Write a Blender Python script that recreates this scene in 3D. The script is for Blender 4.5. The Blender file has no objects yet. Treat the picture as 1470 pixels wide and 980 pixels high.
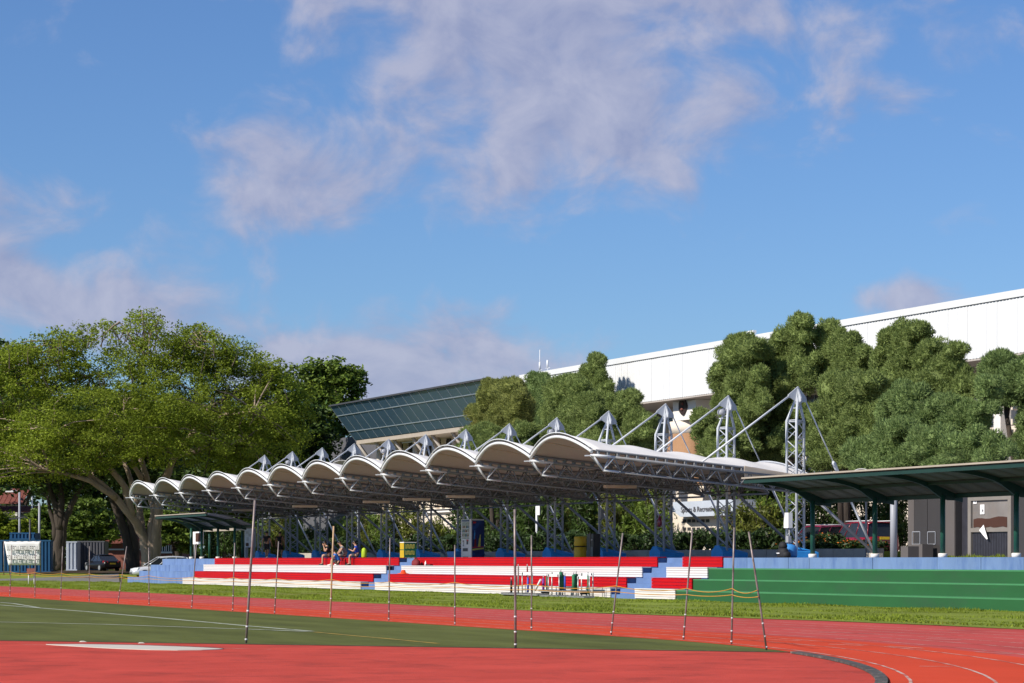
import bpy, bmesh, math, random
import numpy as np
from mathutils import Vector, Matrix
random.seed(7)
scene = bpy.context.scene
COL = scene.collection
# ---------------------------------------------------------------- camera
PHI = math.radians(22.67)            # angle between the view axis and the grandstand's long axis
CP, SP = math.cos(PHI), math.sin(PHI)
F = 3675.0                           # focal length in photo pixels (90 mm on a 36 mm sensor, 1470 px wide)
H = 1.57                             # eye height
HZ = 804.0                           # photo row of the horizon
cam_d = bpy.data.cameras.new('camera')
cam = bpy.data.objects.new('camera', cam_d); COL.objects.link(cam)
cam_d.sensor_width = 36.0; cam_d.lens = 36.0 * F / 1470.0
cam_d.shift_y = (HZ - 490.0) / 1470.0
cam_d.clip_start = 0.5; cam_d.clip_end = 6000
cam.location = (0, 0, H)
cam.rotation_euler = (math.pi / 2, 0, math.pi / 2 - PHI)
scene.camera = cam
# ---------------------------------------------------------------- light
SUN_EL = math.radians(37)
SUN_K = -0.15
sv = Vector((SUN_K, 1.0, 0)).normalized() * math.cos(SUN_EL)
sun_dir = Vector((sv.x, sv.y, -math.sin(SUN_EL)))      # the way the light travels
sun_d = bpy.data.lights.new('sun', 'SUN'); sun_d.energy = 4.8; sun_d.angle = math.radians(0.53)
sun_d.color = (1.0, 0.93, 0.82)
sun = bpy.data.objects.new('sun', sun_d); COL.objects.link(sun)
sun.rotation_euler = sun_dir.to_track_quat('-Z', 'Y').to_euler()
sun.location = (0, 0, 60)
scene.view_settings.view_transform = 'Standard'
scene.view_settings.look = 'None'
scene.view_settings.exposure = 0.35
scene.view_settings.gamma = 1.0
scene.cycles.max_bounces = 8
scene.cycles.diffuse_bounces = 4
scene.cycles.transparent_max_bounces = 8

def build_world():
    w = bpy.data.worlds.new('World'); scene.world = w; w.use_nodes = True
    nt = w.node_tree; N = nt.nodes; L = nt.links
    for n in list(N): N.remove(n)
    def math_(op, a, b=None, c=None, clamp=False):
        n = N.new('ShaderNodeMath'); n.operation = op; n.use_clamp = clamp
        for k, x in enumerate((a, b, c)):
            if x is None: continue
            if isinstance(x, (int, float)): n.inputs[k].default_value = x
            else: L.new(x, n.inputs[k])
        return n.outputs[0]
    out = N.new('ShaderNodeOutputWorld'); bg = N.new('ShaderNodeBackground')
    sky = N.new('ShaderNodeTexSky'); sky.sky_type = 'NISHITA'; sky.sun_disc = False
    sky.sun_elevation = SUN_EL; sky.sun_rotation = math.atan2(-sun_dir.x, -sun_dir.y)
    sky.air_density = 1.0; sky.dust_density = 0.3; sky.ozone_density = 3.0
    tint = N.new('ShaderNodeMix'); tint.data_type = 'RGBA'; tint.blend_type = 'MULTIPLY'
    tint.inputs[0].default_value = 1.0; L.new(sky.outputs[0], tint.inputs[6]); tint.inputs[7].default_value = SKY_TINT
    tc = N.new('ShaderNodeTexCoord')
    def dot(v):
        n = N.new('ShaderNodeVectorMath'); n.operation = 'DOT_PRODUCT'
        L.new(tc.outputs['Generated'], n.inputs[0]); n.inputs[1].default_value = v
        return n.outputs['Value']
    r_, f_, z_ = dot((SP, CP, 0)), dot((-CP, SP, 0)), dot((0, 0, 1))
    az = math_('ARCTAN2', r_, f_); el = math_('ARCSINE', z_)
    X = math_('MULTIPLY_ADD', az, 3.675, .735); Y = math_('MULTIPLY_ADD', el, -3.675, .804)
    # cloud banks where they stand in the sky: (x, y, half width, half height, tilt, weight)
    banks = [(.60, .06, .22, .09, .15, .33), (.95, .02, .20, .06, .0, .24), (.90, .19, .28, .10, -.12, .38), (.74, .14, .16, .08, 0, .2), (.72, .28, .08, .06, -.3, .16),
             (.36, .27, .11, .07, .2, .27), (.50, .27, .08, .06, 0, .27), (.36, .20, .07, .025, -.2, .16), (.235, .20, .03, .03, 0, .10),
             (.04, .305, .10, .055, -.1, .24), (.08, .43, .17, .06, .25, .40), (.02, .40, .06, .035, .2, .2), (.45, .50, .22, .065, .05, .32),
             (.68, .48, .09, .06, .0, .30), (.60, .55, .2, .05, 0, .22), (1.29, .43, .09, .034, .0, .48), (1.31, .15, .10, .04, -.5, .20), (1.25, .04, .18, .05, .1, .20),
             (.35, -.01, .5, .02, .0, .25), (.145, .235, .02, .01, 0, .12), (1.13, .43, .05, .02, 0, .08),
             (.12, .14, .22, .10, .0, -.20), (1.12, .40, .30, .08, 0, -.16), (.75, .40, .30, .05, -.05, -.15), (1.44, .3, .12, .15, 0, -.1),
             (.20, .34, .10, .06, 0, -.06), (1.03, .10, .05, .03, 0, -.10)]
    total = None
    for (cx, cy, a, b, t, wt) in banks:
        dx = math_('SUBTRACT', X, cx); dy = math_('SUBTRACT', Y, cy)
        ct, st = math.cos(t), math.sin(t)
        p = math_('MULTIPLY', math_('ADD', math_('MULTIPLY', dx, ct), math_('MULTIPLY', dy, st)), 1 / a)
        q = math_('MULTIPLY', math_('SUBTRACT', math_('MULTIPLY', dy, ct), math_('MULTIPLY', dx, st)), 1 / b)
        d2 = math_('ADD', math_('MULTIPLY', p, p), math_('MULTIPLY', q, q))
        g = math_('MULTIPLY', math_('EXPONENT', math_('MULTIPLY', d2, -.8)), wt)
        total = g if total is None else math_('ADD', total, g)
    mp = N.new('ShaderNodeMapping'); L.new(tc.outputs['Generated'], mp.inputs[0]); mp.inputs['Scale'].default_value = (1, 1, 1.35)
    n1 = N.new('ShaderNodeTexNoise'); L.new(mp.outputs[0], n1.inputs['Vector']); n1.inputs['Scale'].default_value = 26
    n1.inputs['Detail'].default_value = 9; n1.inputs['Roughness'].default_value = .56; n1.inputs['Distortion'].default_value = .35
    n2 = N.new('ShaderNodeTexNoise'); L.new(mp.outputs[0], n2.inputs['Vector']); n2.inputs['Scale'].default_value = 60; n2.inputs['Detail'].default_value = 6
    dens = math_('ADD', math_('ADD', math_('MULTIPLY_ADD', n1.outputs[0], 1.30, -.15), total), -.065)
    mr = N.new('ShaderNodeMapRange'); mr.interpolation_type = 'SMOOTHSTEP'; L.new(dens, mr.inputs[0])
    mr.inputs[1].default_value = .46; mr.inputs[2].default_value = .88; mr.inputs[3].default_value = 0; mr.inputs[4].default_value = .84
    cc = N.new('ShaderNodeMix'); cc.data_type = 'RGBA'
    mo = N.new('ShaderNodeVectorMath'); mo.operation = 'ADD'; L.new(mp.outputs[0], mo.inputs[0]); mo.inputs[1].default_value = tuple(-RIGHT_ * .006 + Vector((0, 0, .009)))
    n3 = N.new('ShaderNodeTexNoise'); L.new(mo.outputs[0], n3.inputs['Vector']); n3.inputs['Scale'].default_value = 26
    n3.inputs['Detail'].default_value = 9; n3.inputs['Roughness'].default_value = .56; n3.inputs['Distortion'].default_value = .35
    sh = math_('ADD', math_('MULTIPLY', math_('SUBTRACT', n1.outputs[0], n3.outputs[0]), 3.4), math_('MULTIPLY_ADD', n2.outputs[0], .6, .22), clamp=True)
    L.new(sh, cc.inputs[0]); cc.inputs[6].default_value = CLOUD_A; cc.inputs[7].default_value = CLOUD_B
    mx = N.new('ShaderNodeMix'); mx.data_type = 'RGBA'
    L.new(mr.outputs[0], mx.inputs[0]); L.new(tint.outputs[2], mx.inputs[6]); L.new(cc.outputs[2], mx.inputs[7])
    L.new(mx.outputs[2], bg.inputs[0]); bg.inputs[1].default_value = .07
    L.new(bg.outputs[0], out.inputs[0])
SKY_TINT = (.72, .95, 1.31, 1)
CLOUD_A = (3.6, 3.95, 5.95, 1); CLOUD_B = (5.4, 5.5, 7.05, 1)
RIGHT_ = Vector((SP, CP, 0))
build_world()
# ---------------------------------------------------------------- photo geometry -> world (x runs along the stand, y away from the field)
def P(px, py, v):
    a = (px - 735) / F; Y = v / (a * CP + SP); X = a * Y
    return Vector((X * SP - Y * CP, v, H + (HZ - py) / F * Y))
def D(px, py, Y):
    a = (px - 735) / F; X = a * Y
    return Vector((X * SP - Y * CP, X * CP + Y * SP, H + (HZ - py) / F * Y))
def G(px, py, z=0.0):
    return D(px, py, F * (H - z) / (py - HZ))
def U(px, v): return P(px, HZ, v).x
RIGHT = Vector((SP, CP, 0)); FWD = Vector((-CP, SP, 0))
# ---------------------------------------------------------------- materials
def mat(name, col, rough=.6, var=.18, scale=2.0, bump=0.0, bscale=20.0, metal=0.0, spec=.4, isl=0.0, stain=None, transl=0.0, stretch=None, coord='Object', emit=None, tcol=None):
    m = bpy.data.materials.new(name); m.use_nodes = True
    nt = m.node_tree; N = nt.nodes; L = nt.links
    b = N['Principled BSDF']; out = N['Material Output']
    b.inputs['Roughness'].default_value = rough; b.inputs['Metallic'].default_value = metal
    b.inputs['Specular IOR Level'].default_value = spec
    tc = N.new('ShaderNodeTexCoord'); vec = tc.outputs[coord]
    if stretch:
        mp = N.new('ShaderNodeMapping'); mp.inputs['Scale'].default_value = stretch; L.new(vec, mp.inputs[0]); vec = mp.outputs[0]
    n1 = N.new('ShaderNodeTexNoise'); n1.inputs['Scale'].default_value = scale; n1.inputs['Detail'].default_value = 6; n1.inputs['Roughness'].default_value = .65
    L.new(vec, n1.inputs['Vector'])
    mr = N.new('ShaderNodeMapRange'); L.new(n1.outputs[0], mr.inputs[0])
    mr.inputs[1].default_value = .28; mr.inputs[2].default_value = .72
    mr.inputs[3].default_value = 1 - var; mr.inputs[4].default_value = 1 + var
    val = mr.outputs[0]
    if isl:
        g = N.new('ShaderNodeNewGeometry'); r2 = N.new('ShaderNodeMapRange'); L.new(g.outputs['Random Per Island'], r2.inputs[0])
        r2.inputs[3].default_value = 1 - isl; r2.inputs[4].default_value = 1 + isl
        mu = N.new('ShaderNodeMath'); mu.operation = 'MULTIPLY'; L.new(val, mu.inputs[0]); L.new(r2.outputs[0], mu.inputs[1]); val = mu.outputs[0]
    mx = N.new('ShaderNodeVectorMath'); mx.operation = 'SCALE'; mx.inputs[0].default_value = col[:3]; L.new(val, mx.inputs['Scale'])
    colout = mx.outputs[0]
    if stain:                                             # (colour, noise scale, low, high, strength)
        sc, ss, lo, hi, st = stain
        n3 = N.new('ShaderNodeTexNoise'); n3.inputs['Scale'].default_value = ss; n3.inputs['Detail'].default_value = 8; n3.inputs['Roughness'].default_value = .7
        L.new(vec, n3.inputs['Vector'])
        m3 = N.new('ShaderNodeMapRange'); L.new(n3.outputs[0], m3.inputs[0]); m3.inputs[1].default_value = lo; m3.inputs[2].default_value = hi; m3.inputs[4].default_value = st
        m4 = N.new('ShaderNodeMix'); m4.data_type = 'RGBA'; L.new(m3.outputs[0], m4.inputs[0]); L.new(colout, m4.inputs[6]); m4.inputs[7].default_value = (*sc, 1)
        colout = m4.outputs[2]
    L.new(colout, b.inputs['Base Color'])
    if bump:
        n2 = N.new('ShaderNodeTexNoise'); n2.inputs['Scale'].default_value = bscale; n2.inputs['Detail'].default_value = 5; L.new(vec, n2.inputs['Vector'])
        bp = N.new('ShaderNodeBump'); bp.inputs['Strength'].default_value = bump; bp.inputs['Distance'].default_value = .05
        L.new(n2.outputs[0], bp.inputs['Height']); L.new(bp.outputs[0], b.inputs['Normal'])
    if transl:
        t = N.new('ShaderNodeBsdfTranslucent'); ms = N.new('ShaderNodeMixShader'); ms.inputs[0].default_value = transl
        if tcol: t.inputs[0].default_value = (*tcol, 1)
        else: L.new(colout, t.inputs[0])
        L.new(b.outputs[0], ms.inputs[1]); L.new(t.outputs[0], ms.inputs[2]); L.new(ms.outputs[0], out.inputs[0])
    return m
M = {}
def defmats():
    M['track'] = mat('faded red track', (.44, .072, .062), .9, .16, .35, .15, 60, spec=.08, stain=((.12, .04, .04), .4, .57, .72, .6), stretch=(.35, 1, 1))
    M['track_in'] = mat('orange red track', (.54, .062, .026), .9, .12, .35, .15, 60, spec=.08, stain=((.3, .06, .04), .3, .62, .75, .4), stretch=(.35, 1, 1))
    M['apron'] = mat('red apron surfacing', (.47, .066, .048), .92, .16, .5, .3, 45, spec=.06, stain=((.13, .035, .03), .8, .50, .74, .62))
    M['turf'] = mat('artificial turf', (.098, .110, .032), .9, .30, .8, .35, 30, spec=.06, stretch=(.2, 1, 1), stain=((.05, .06, .03), .35, .55, .75, .6))
    M['line'] = mat('worn white line paint', (.50, .38, .33), .85, .2, 2.0, spec=.08, stain=((.38, .075, .055), 1.3, .46, .60, .9))
    M['tline'] = mat('white turf line', (.42, .45, .36), .9, .15, 1.5, stain=((.07, .09, .03), 1.1, .55, .66, .9))
    M['yline'] = mat('yellow turf line', (.32, .22, .03), .9, .2, 1.5, stain=((.07, .09, .03), 1.1, .5, .64, .9))
    M['kerb'] = mat('dark grey kerb rubber', (.085, .08, .076), .9, .35, 3, spec=.1, stain=((.34, .28, .22), 5, .56, .66, .8))
    M['pad'] = mat('pale concrete circle', (.52, .47, .40), .9, .08, 1.2, stain=((.3, .27, .23), 1, .55, .75, .5))
    M['earth'] = mat('grassy ground', (.17, .21, .035), .95, .3, .25, .5, 6, spec=.1, stain=((.16, .10, .05), .10, .58, .72, .7))
    M['blade'] = mat('grass blades', (.215, .27, .030), .7, .3, .15, spec=.15, isl=.35, transl=.4)
    M['asphalt'] = mat('grey path asphalt', (.17, .165, .16), .9, .15, .6, .2, 30)
    M['conc'] = mat('weathered concrete', (.40, .36, .31), .9, .15, .8, .2, 12, stain=((.12, .11, .10), .9, .55, .75, .5))
    M['plat'] = mat('platform concrete', (.26, .26, .27), .9, .12, .6)
    M['blue'] = mat('pale blue painted concrete', (.125, .20, .37), .75, .14, 1.2, stain=((.07, .13, .30), 2.2, .47, .68, .8), stretch=(1, 1, .35))
    M['bluedk'] = mat('blue painted step', (.11, .185, .36), .75, .14, 1.2, stain=((.06, .12, .3), 1.6, .56, .70, .7))
    M['green'] = mat('green painted concrete', (.012, .086, .023), .75, .12, 1.2, stain=((.022, .068, .030), 1.0, .48, .70, .8), stretch=(.4, 1, 1))
    M['greenlit'] = mat('sunlit green nosing', (.05, .20, .08), .7, .1, 1.2)
    M['redboard'] = mat('red painted plank', (.42, .003, .006), .6, .1, .8, spec=.12, stain=((.24, .004, .006), 1.2, .6, .8, .6), stretch=(.3, 1, 1))
    M['whiteboard'] = mat('white painted plank', (.66, .62, .59), .55, .06, .8, stain=((.45, .40, .36), 1.5, .64, .8, .6), stretch=(.3, 1, 1))
    M['steel'] = mat('pale grey painted steel', (.46, .485, .525), .45, .08, 2, stain=((.30, .29, .28), 2.5, .62, .78, .5))
    M['truss'] = mat('truss steel in roof shade', (.215, .22, .235), .5, .1, 2, stain=((.12, .10, .09), 1.5, .56, .75, .6))  # truss steel darkened for the shade under the roof
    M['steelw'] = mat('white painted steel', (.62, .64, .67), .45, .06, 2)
    M['roofsteel'] = mat('grey primed roof steel', (.10, .095, .095), .6, .12, 1.5, stain=((.13, .10, .08), 1.5, .55, .75, .5))
    M['fabric'] = mat('white tensile roof fabric', (.80, .77, .73), .65, .05, .5, transl=.06, tcol=(.62, .47, .38), stain=((.55, .50, .45), .4, .62, .8, .3))
    M['underside'] = mat('beige fabric lining', (.40, .335, .29), .8, .05, .6)
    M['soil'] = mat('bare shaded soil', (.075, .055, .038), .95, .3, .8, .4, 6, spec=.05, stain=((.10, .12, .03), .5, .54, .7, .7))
    M['twig'] = mat('brown twig bark', (.085, .065, .045), .95, .3, 2)
    M['plinth'] = mat('blue painted plinth', (.03, .30, .75), .55, .12, 3, stain=((.33, .36, .42), 3.5, .64, .70, .7))
    M['dgreen'] = mat('dark green painted steel', (.013, .075, .055), .45, .18, 3, stain=((.20, .22, .17), 5, .66, .74, .7))
    M['dgreenbeam'] = mat('dark green roof beam', (.009, .036, .030), .5, .15, 2)
    M['sheet'] = mat('grey brown roof sheet', (.090, .072, .063), .6, .1, 1, stain=((.22, .18, .16), .8, .56, .75, .5))
    M['sheetblue'] = mat('blue grey roof sheet', (.09, .11, .15), .4, .1, 1)
    M['gutter'] = mat('beige edge trim', (.36, .31, .26), .6, .08, 1)
    M['beige'] = mat('beige end fabric', (.84, .72, .58), .7, .08, 1, transl=.4)
    M['wallw'] = mat('white metal cladding', (.66, .67, .68), .5, .04, .5, stain=((.46, .47, .48), .5, .52, .80, .6), stretch=(1, 1, .12))
    M['parapet'] = mat('white parapet coping', (.62, .63, .63), .5, .05, .5, stain=((.5, .5, .5), .5, .62, .8, .4))
    M['cream'] = mat('cream rendered wall', (.66, .58, .49), .85, .07, .6)
    M['creamlt'] = mat('pale concrete block', (.70, .67, .63), .8, .05, .6)
    M['tan'] = mat('tan fluted wall', (.36, .20, .105), .8, .12, 2.0, .5, 8, stretch=(6, 6, .4))
    M['soffit'] = mat('grey soffit', (.40, .36, .33), .8, .1, 1)
    M['darkwin'] = mat('dark window glass', (.022, .025, .03), .12, .1, 1, spec=.6)
    M['glass'] = mat('blue tinted glass', (.055, .105, .160), .18, .06, .4, spec=.4)
    M['mullion'] = mat('pale mullion', (.27, .32, .36), .5, .05, 1)
    M['slate'] = mat('dark slate wall', (.10, .10, .115), .7, .15, 1.2)
    M['panelgrey'] = mat('dull metal panel', (.060, .055, .055), .42, .12, .8, metal=.3, stain=((.11, .10, .10), .8, .55, .72, .4), stretch=(1, 1, .25))
    M['panelbeige'] = mat('lighter metal panel', (.105, .092, .086), .5, .1, .8, stretch=(1, 1, .3))
    M['doordark'] = mat('dark slatted door', (.035, .035, .045), .4, .2, 3)
    M['doorframe'] = mat('beige door frame', (.20, .18, .16), .6, .1, 2)
    M['milky'] = mat('dirty milky pane', (.175, .16, .15), .5, .25, 1.0, stain=((.18, .15, .13), 1.2, .5, .7, .7))
    M['brownpaper'] = mat('brown paper sheet', (.055, .020, .012), .85, .1, 3)
    M['paper'] = mat('white paper', (.80, .79, .79), .8, .03, 3)
    M['grey'] = mat('plain grey paint', (.30, .31, .34), .5, .08, 2)
    M['black'] = mat('black rubber or cloth', (.012, .012, .014), .75, .2, 4)
    M['dark'] = mat('dark grey metal', (.05, .05, .055), .5, .15, 3)
    M['yellow'] = mat('yellow plastic', (.50, .33, .012), .5, .12, 3)
    M['binegreen'] = mat('green bin plastic', (.012, .13, .07), .5, .1, 3)
    M['ytext'] = mat('yellow lettering', (.55, .50, .10), .6, .05, 3)
    M['vendw'] = mat('white machine front', (.62, .60, .59), .4, .05, 2)
    M['vendb'] = mat('dark blue printed panel', (.012, .022, .115), .3, .3, 2.0, stain=((.02, .10, .36), 1.6, .5, .68, .8))
    M['redpart'] = mat('red plastic', (.55, .03, .025), .5, .1, 3)
    M['shelfglass'] = mat('machine window', (.22, .22, .19), .2, .35, 8)
    M['bark'] = mat('rain tree bark', (.27, .205, .15), .95, .3, 1.5, 1.0, 6, stretch=(2, 2, .35), stain=((.30, .26, .21), .9, .52, .7, .6))
    M['barkdk'] = mat('dark bark', (.055, .042, .033), .95, .3, 1.5, .9, 6, stretch=(2, 2, .4))
    M['leaf'] = mat('rain tree leaves', (.215, .275, .028), .6, .30, .12, spec=.2, isl=.5, transl=.45)
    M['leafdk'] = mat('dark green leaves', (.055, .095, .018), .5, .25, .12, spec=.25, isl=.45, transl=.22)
    M['leafmid'] = mat('mid green leaves', (.13, .19, .03), .5, .25, .15, spec=.25, isl=.4, transl=.28)
    M['needle'] = mat('conifer needles', (.215, .275, .088), .65, .22, .18, spec=.12, isl=.32, transl=.36, stain=((.16, .10, .035), .35, .64, .74, .5))
    M['needleb'] = mat('bluish conifer needles', (.195, .270, .096), .65, .22, .18, spec=.12, isl=.32, transl=.36)
    M['needley'] = mat('olive conifer needles', (.245, .270, .080), .65, .22, .18, spec=.12, isl=.32, transl=.36, stain=((.20, .12, .03), .35, .56, .70, .6))
    M['hedge'] = mat('dark hedge leaves', (.034, .062, .016), .5, .3, .5, spec=.25, isl=.5, transl=.15)
    M['shrubl'] = mat('yellow green shrub leaves', (.15, .17, .030), .5, .3, .3, spec=.25, isl=.5, transl=.35)
    M['flower'] = mat('orange flowers', (.60, .16, .02), .6, .2, 3, isl=.3)
    M['pole'] = mat('scratched metal pole', (.24, .20, .185), .45, .2, 3, stain=((.10, .08, .07), 2.5, .5, .6, .8), metal=.3)
    M['bamboo'] = mat('tan wooden pole', (.45, .30, .17), .6, .2, 4)
    M['tape'] = mat('silver tape band', (.62, .62, .62), .4, .1, 4)
    M['rope'] = mat('orange yellow rope', (.50, .25, .03), .8, .15, 6)
    M['cont'] = mat('blue container paint', (.010, .075, .18), .55, .15, .8, stain=((.08, .05, .04), .9, .62, .75, .6))
    M['contw'] = mat('pale paint and sunlit container end', (.44, .48, .54), .55, .12, .8)
    M['contg'] = mat('container side in shade', (.09, .09, .10), .55, .15, .8, stain=((.16, .08, .05), .9, .6, .75, .6))
    M['tile'] = mat('red clay roof tile', (.21, .07, .052), .8, .25, 3, .3, 20)
    M['brick'] = mat('red brick wall', (.26, .10, .075), .9, .2, 4, .3, 20)
    M['housew'] = mat('grey house wall', (.28, .28, .28), .85, .1, 1)
    M['white'] = mat('white paint', (.76, .75, .74), .5, .05, 2)
    M['carw'] = mat('silver car paint', (.62, .64, .68), .22, .03, 1, spec=.6, metal=.25)
    M['carb'] = mat('black car paint', (.008, .008, .010), .3, .1, 1, spec=.25)
    M['carr'] = mat('dark red car paint', (.20, .010, .022), .2, .06, 1, spec=.6)
    M['carp'] = mat('maroon car paint', (.22, .018, .06), .2, .06, 1, spec=.6)
    M['tyre'] = mat('tyre rubber', (.014, .014, .014), .85, .2, 5)
    M['rim'] = mat('alloy rim', (.45, .45, .46), .35, .1, 5, metal=.6)
    M['carglass'] = mat('car glass', (.02, .024, .03), .08, .1, 1, spec=.4)
    M['tail'] = mat('red lamp lens', (.45, .015, .015), .2, .1, 5)
    M['head'] = mat('clear lamp lens', (.70, .72, .75), .12, .05, 5)
    M['plate'] = mat('yellow number plate', (.72, .50, .02), .5, .04, 5)
    M['skin'] = mat('skin', (.48, .27, .18), .55, .06, 6)
    M['skind'] = mat('tanned skin', (.36, .19, .12), .55, .06, 6)
    M['hair'] = mat('black hair', (.010, .009, .009), .5, .2, 8)
    M['shirtblue'] = mat('royal blue shirt', (.012, .05, .36), .8, .12, 5)
    M['shirtsky'] = mat('bright blue shirt', (.03, .16, .55), .8, .12, 5)
    M['shirtgrey'] = mat('grey shirt', (.20, .21, .22), .8, .12, 5)
    M['shirtblack'] = mat('black shirt', (.012, .012, .016), .85, .2, 5)
    M['shorts'] = mat('dark grey shorts', (.045, .045, .055), .85, .15, 5)
    M['lime'] = mat('lime green bag cloth', (.33, .48, .02), .7, .1, 5)
    M['bagred'] = mat('dark red bag cloth', (.17, .015, .02), .8, .2, 5)
    M['orange'] = mat('orange red plastic', (.70, .07, .015), .5, .08, 5)
    M['padgreen'] = mat('green foam pad', (.014, .14, .06), .7, .12, 4)
    M['padblue'] = mat('blue foam pad', (.03, .06, .38), .7, .12, 4)
    M['padpurple'] = mat('violet foam pad', (.17, .03, .24), .7, .12, 4)
    M['galv'] = mat('galvanised steel', (.36, .36, .35), .4, .15, 4, metal=.5)
    M['letter'] = mat('dark grey letters', (.13, .13, .14), .7, .1, 4)
    M['signblue'] = mat('sky blue sign panel', (.05, .25, .60), .5, .1, 2)
    M['bluedoor'] = mat('blue door paint', (.02, .10, .27), .5, .12, 1.5)
    M['bronze'] = mat('dark bronze crest', (.035, .022, .022), .5, .6, 14)
defmats()
# ---------------------------------------------------------------- mesh builders
LOC = {}
def wloc(o): return LOC.get(o.name, Vector((0, 0, 0)))
class MB:
    def __init__(s): s.v = []; s.f = []; s.sm = []
    def add(s, vs, fs, smooth=False):
        k = len(s.v); s.v += [tuple(p) for p in vs]
        s.f += [tuple(i + k for i in f) for f in fs]; s.sm += [smooth] * len(fs)
    def box(s, x0, x1, y0, y1, z0, z1):
        s.hexa([(x0, y0, z0), (x1, y0, z0), (x1, y1, z0), (x0, y1, z0), (x0, y0, z1), (x1, y0, z1), (x1, y1, z1), (x0, y1, z1)])
    def hexa(s, p):
        s.add(p, [(0, 3, 2, 1), (4, 5, 6, 7), (0, 1, 5, 4), (1, 2, 6, 5), (2, 3, 7, 6), (3, 0, 4, 7)])
    def obox(s, c, ax, hx, hy, z0, z1):
        "box with its long axis along ax (horizontal), half sizes hx, hy"
        c = Vector(c); a = Vector((ax[0], ax[1], 0)).normalized(); b = Vector((-a.y, a.x, 0))
        q = [c - a * hx - b * hy, c + a * hx - b * hy, c + a * hx + b * hy, c - a * hx + b * hy]
        s.hexa([(p.x, p.y, z0) for p in q] + [(p.x, p.y, z1) for p in q])
    def tube(s, pts, r, n=6, cap=True, smooth=True):
        pts = [Vector(p) for p in pts]
        if not isinstance(r, (list, tuple)): r = [r] * len(pts)
        k = len(s.v); ref = None
        for i, p in enumerate(pts):
            d = (pts[min(i + 1, len(pts) - 1)] - pts[max(i - 1, 0)]).normalized()
            if ref is None: ref = Vector((0, 0, 1)) if abs(d.z) < .9 else Vector((1, 0, 0))
            a = d.cross(ref)
            if a.length < 1e-4: a = d.cross(Vector((0, 1, 0)))
            a.normalize(); b = a.cross(d).normalized()
            ref = b.copy() if len(pts) > 2 else ref
            for j in range(n):
                t = 2 * math.pi * j / n
                s.v.append(tuple(p + (a * math.cos(t) + b * math.sin(t)) * r[i]))
        for i in range(len(pts) - 1):
            for j in range(n):
                j2 = (j + 1) % n
                s.f.append((k + i * n + j, k + i * n + j2, k + (i + 1) * n + j2, k + (i + 1) * n + j)); s.sm.append(smooth)
        if cap:
            s.f.append(tuple(k + j for j in range(n))[::-1]); s.f.append(tuple(k + (len(pts) - 1) * n + j for j in range(n))); s.sm += [False, False]
    def lathe(s, c, prof, n=12, smooth=True, sx=1, sy=1):
        k = len(s.v); c = Vector(c)
        for (r, z) in prof:
            for j in range(n):
                t = 2 * math.pi * j / n; s.v.append((c.x + r * sx * math.cos(t), c.y + r * sy * math.sin(t), c.z + z))
        for i in range(len(prof) - 1):
            for j in range(n):
                j2 = (j + 1) % n
                s.f.append((k + i * n + j, k + i * n + j2, k + (i + 1) * n + j2, k + (i + 1) * n + j)); s.sm.append(smooth)
        s.f.append(tuple(k + j for j in range(n))[::-1]); s.f.append(tuple(k + (len(prof) - 1) * n + j for j in range(n))); s.sm += [False, False]
    def prism(s, poly, d):
        "planar polygon (list of 3d points) pushed along d"
        n = len(poly); d = Vector(d); poly = [Vector(p) for p in poly]
        s.add(poly + [p + d for p in poly], [tuple(range(n))[::-1], tuple(range(n, 2 * n))] + [(i, (i + 1) % n, n + (i + 1) % n, n + i) for i in range(n)])
    def grid(s, rows, smooth=True):
        k = len(s.v); m = len(rows[0])
        for r in rows: s.v += [tuple(p) for p in r]
        for i in range(len(rows) - 1):
            for j in range(m - 1):
                s.f.append((k + i * m + j, k + i * m + j + 1, k + (i + 1) * m + j + 1, k + (i + 1) * m + j)); s.sm.append(smooth)
    def mesh(s, name, off=(0, 0, 0), fix=True):
        me = bpy.data.meshes.new(name); o = Vector(off)
        me.from_pydata([(p[0] - o.x, p[1] - o.y, p[2] - o.z) for p in s.v], [], s.f)
        me.polygons.foreach_set('use_smooth', s.sm); me.update()
        if fix:
            b = bmesh.new(); b.from_mesh(me); bmesh.ops.recalc_face_normals(b, faces=b.faces); b.to_mesh(me); b.free()
        return me
    def build(s, name, m, parent=None, loc=None, fix=True):
        off = wloc(parent) if parent is not None else Vector(loc if loc is not None else (0, 0, 0))
        me = s.mesh(name, off, fix); me.materials.append(m if not isinstance(m, str) else M[m])
        return link(name, me, parent, None if parent is not None else off)
def link(name, me, parent=None, loc=None):
    o = bpy.data.objects.new(name, me); COL.objects.link(o)
    if parent is not None: o.parent = parent; LOC[o.name] = wloc(parent)
    else:
        o.location = loc if loc is not None else (0, 0, 0); LOC[o.name] = Vector(o.location)
    return o
def tag(o, label, cat, group=None, kind=None):
    o['label'] = label; o['category'] = cat
    if group: o['group'] = group
    if kind: o['kind'] = kind
    return o
def struct(o): o['kind'] = 'structure'; return o
def thing(name, label, cat, loc, group=None):
    o = bpy.data.objects.new(name, None); COL.objects.link(o); o.empty_display_size = .3
    o.location = loc; LOC[o.name] = Vector(loc)
    return tag(o, label, cat, group)
def copy_tree(o, parent=None):
    c = o.copy(); COL.objects.link(c)
    if parent is not None: c.parent = parent
    for ch in list(o.children): copy_tree(ch, c)
    return c
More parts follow.
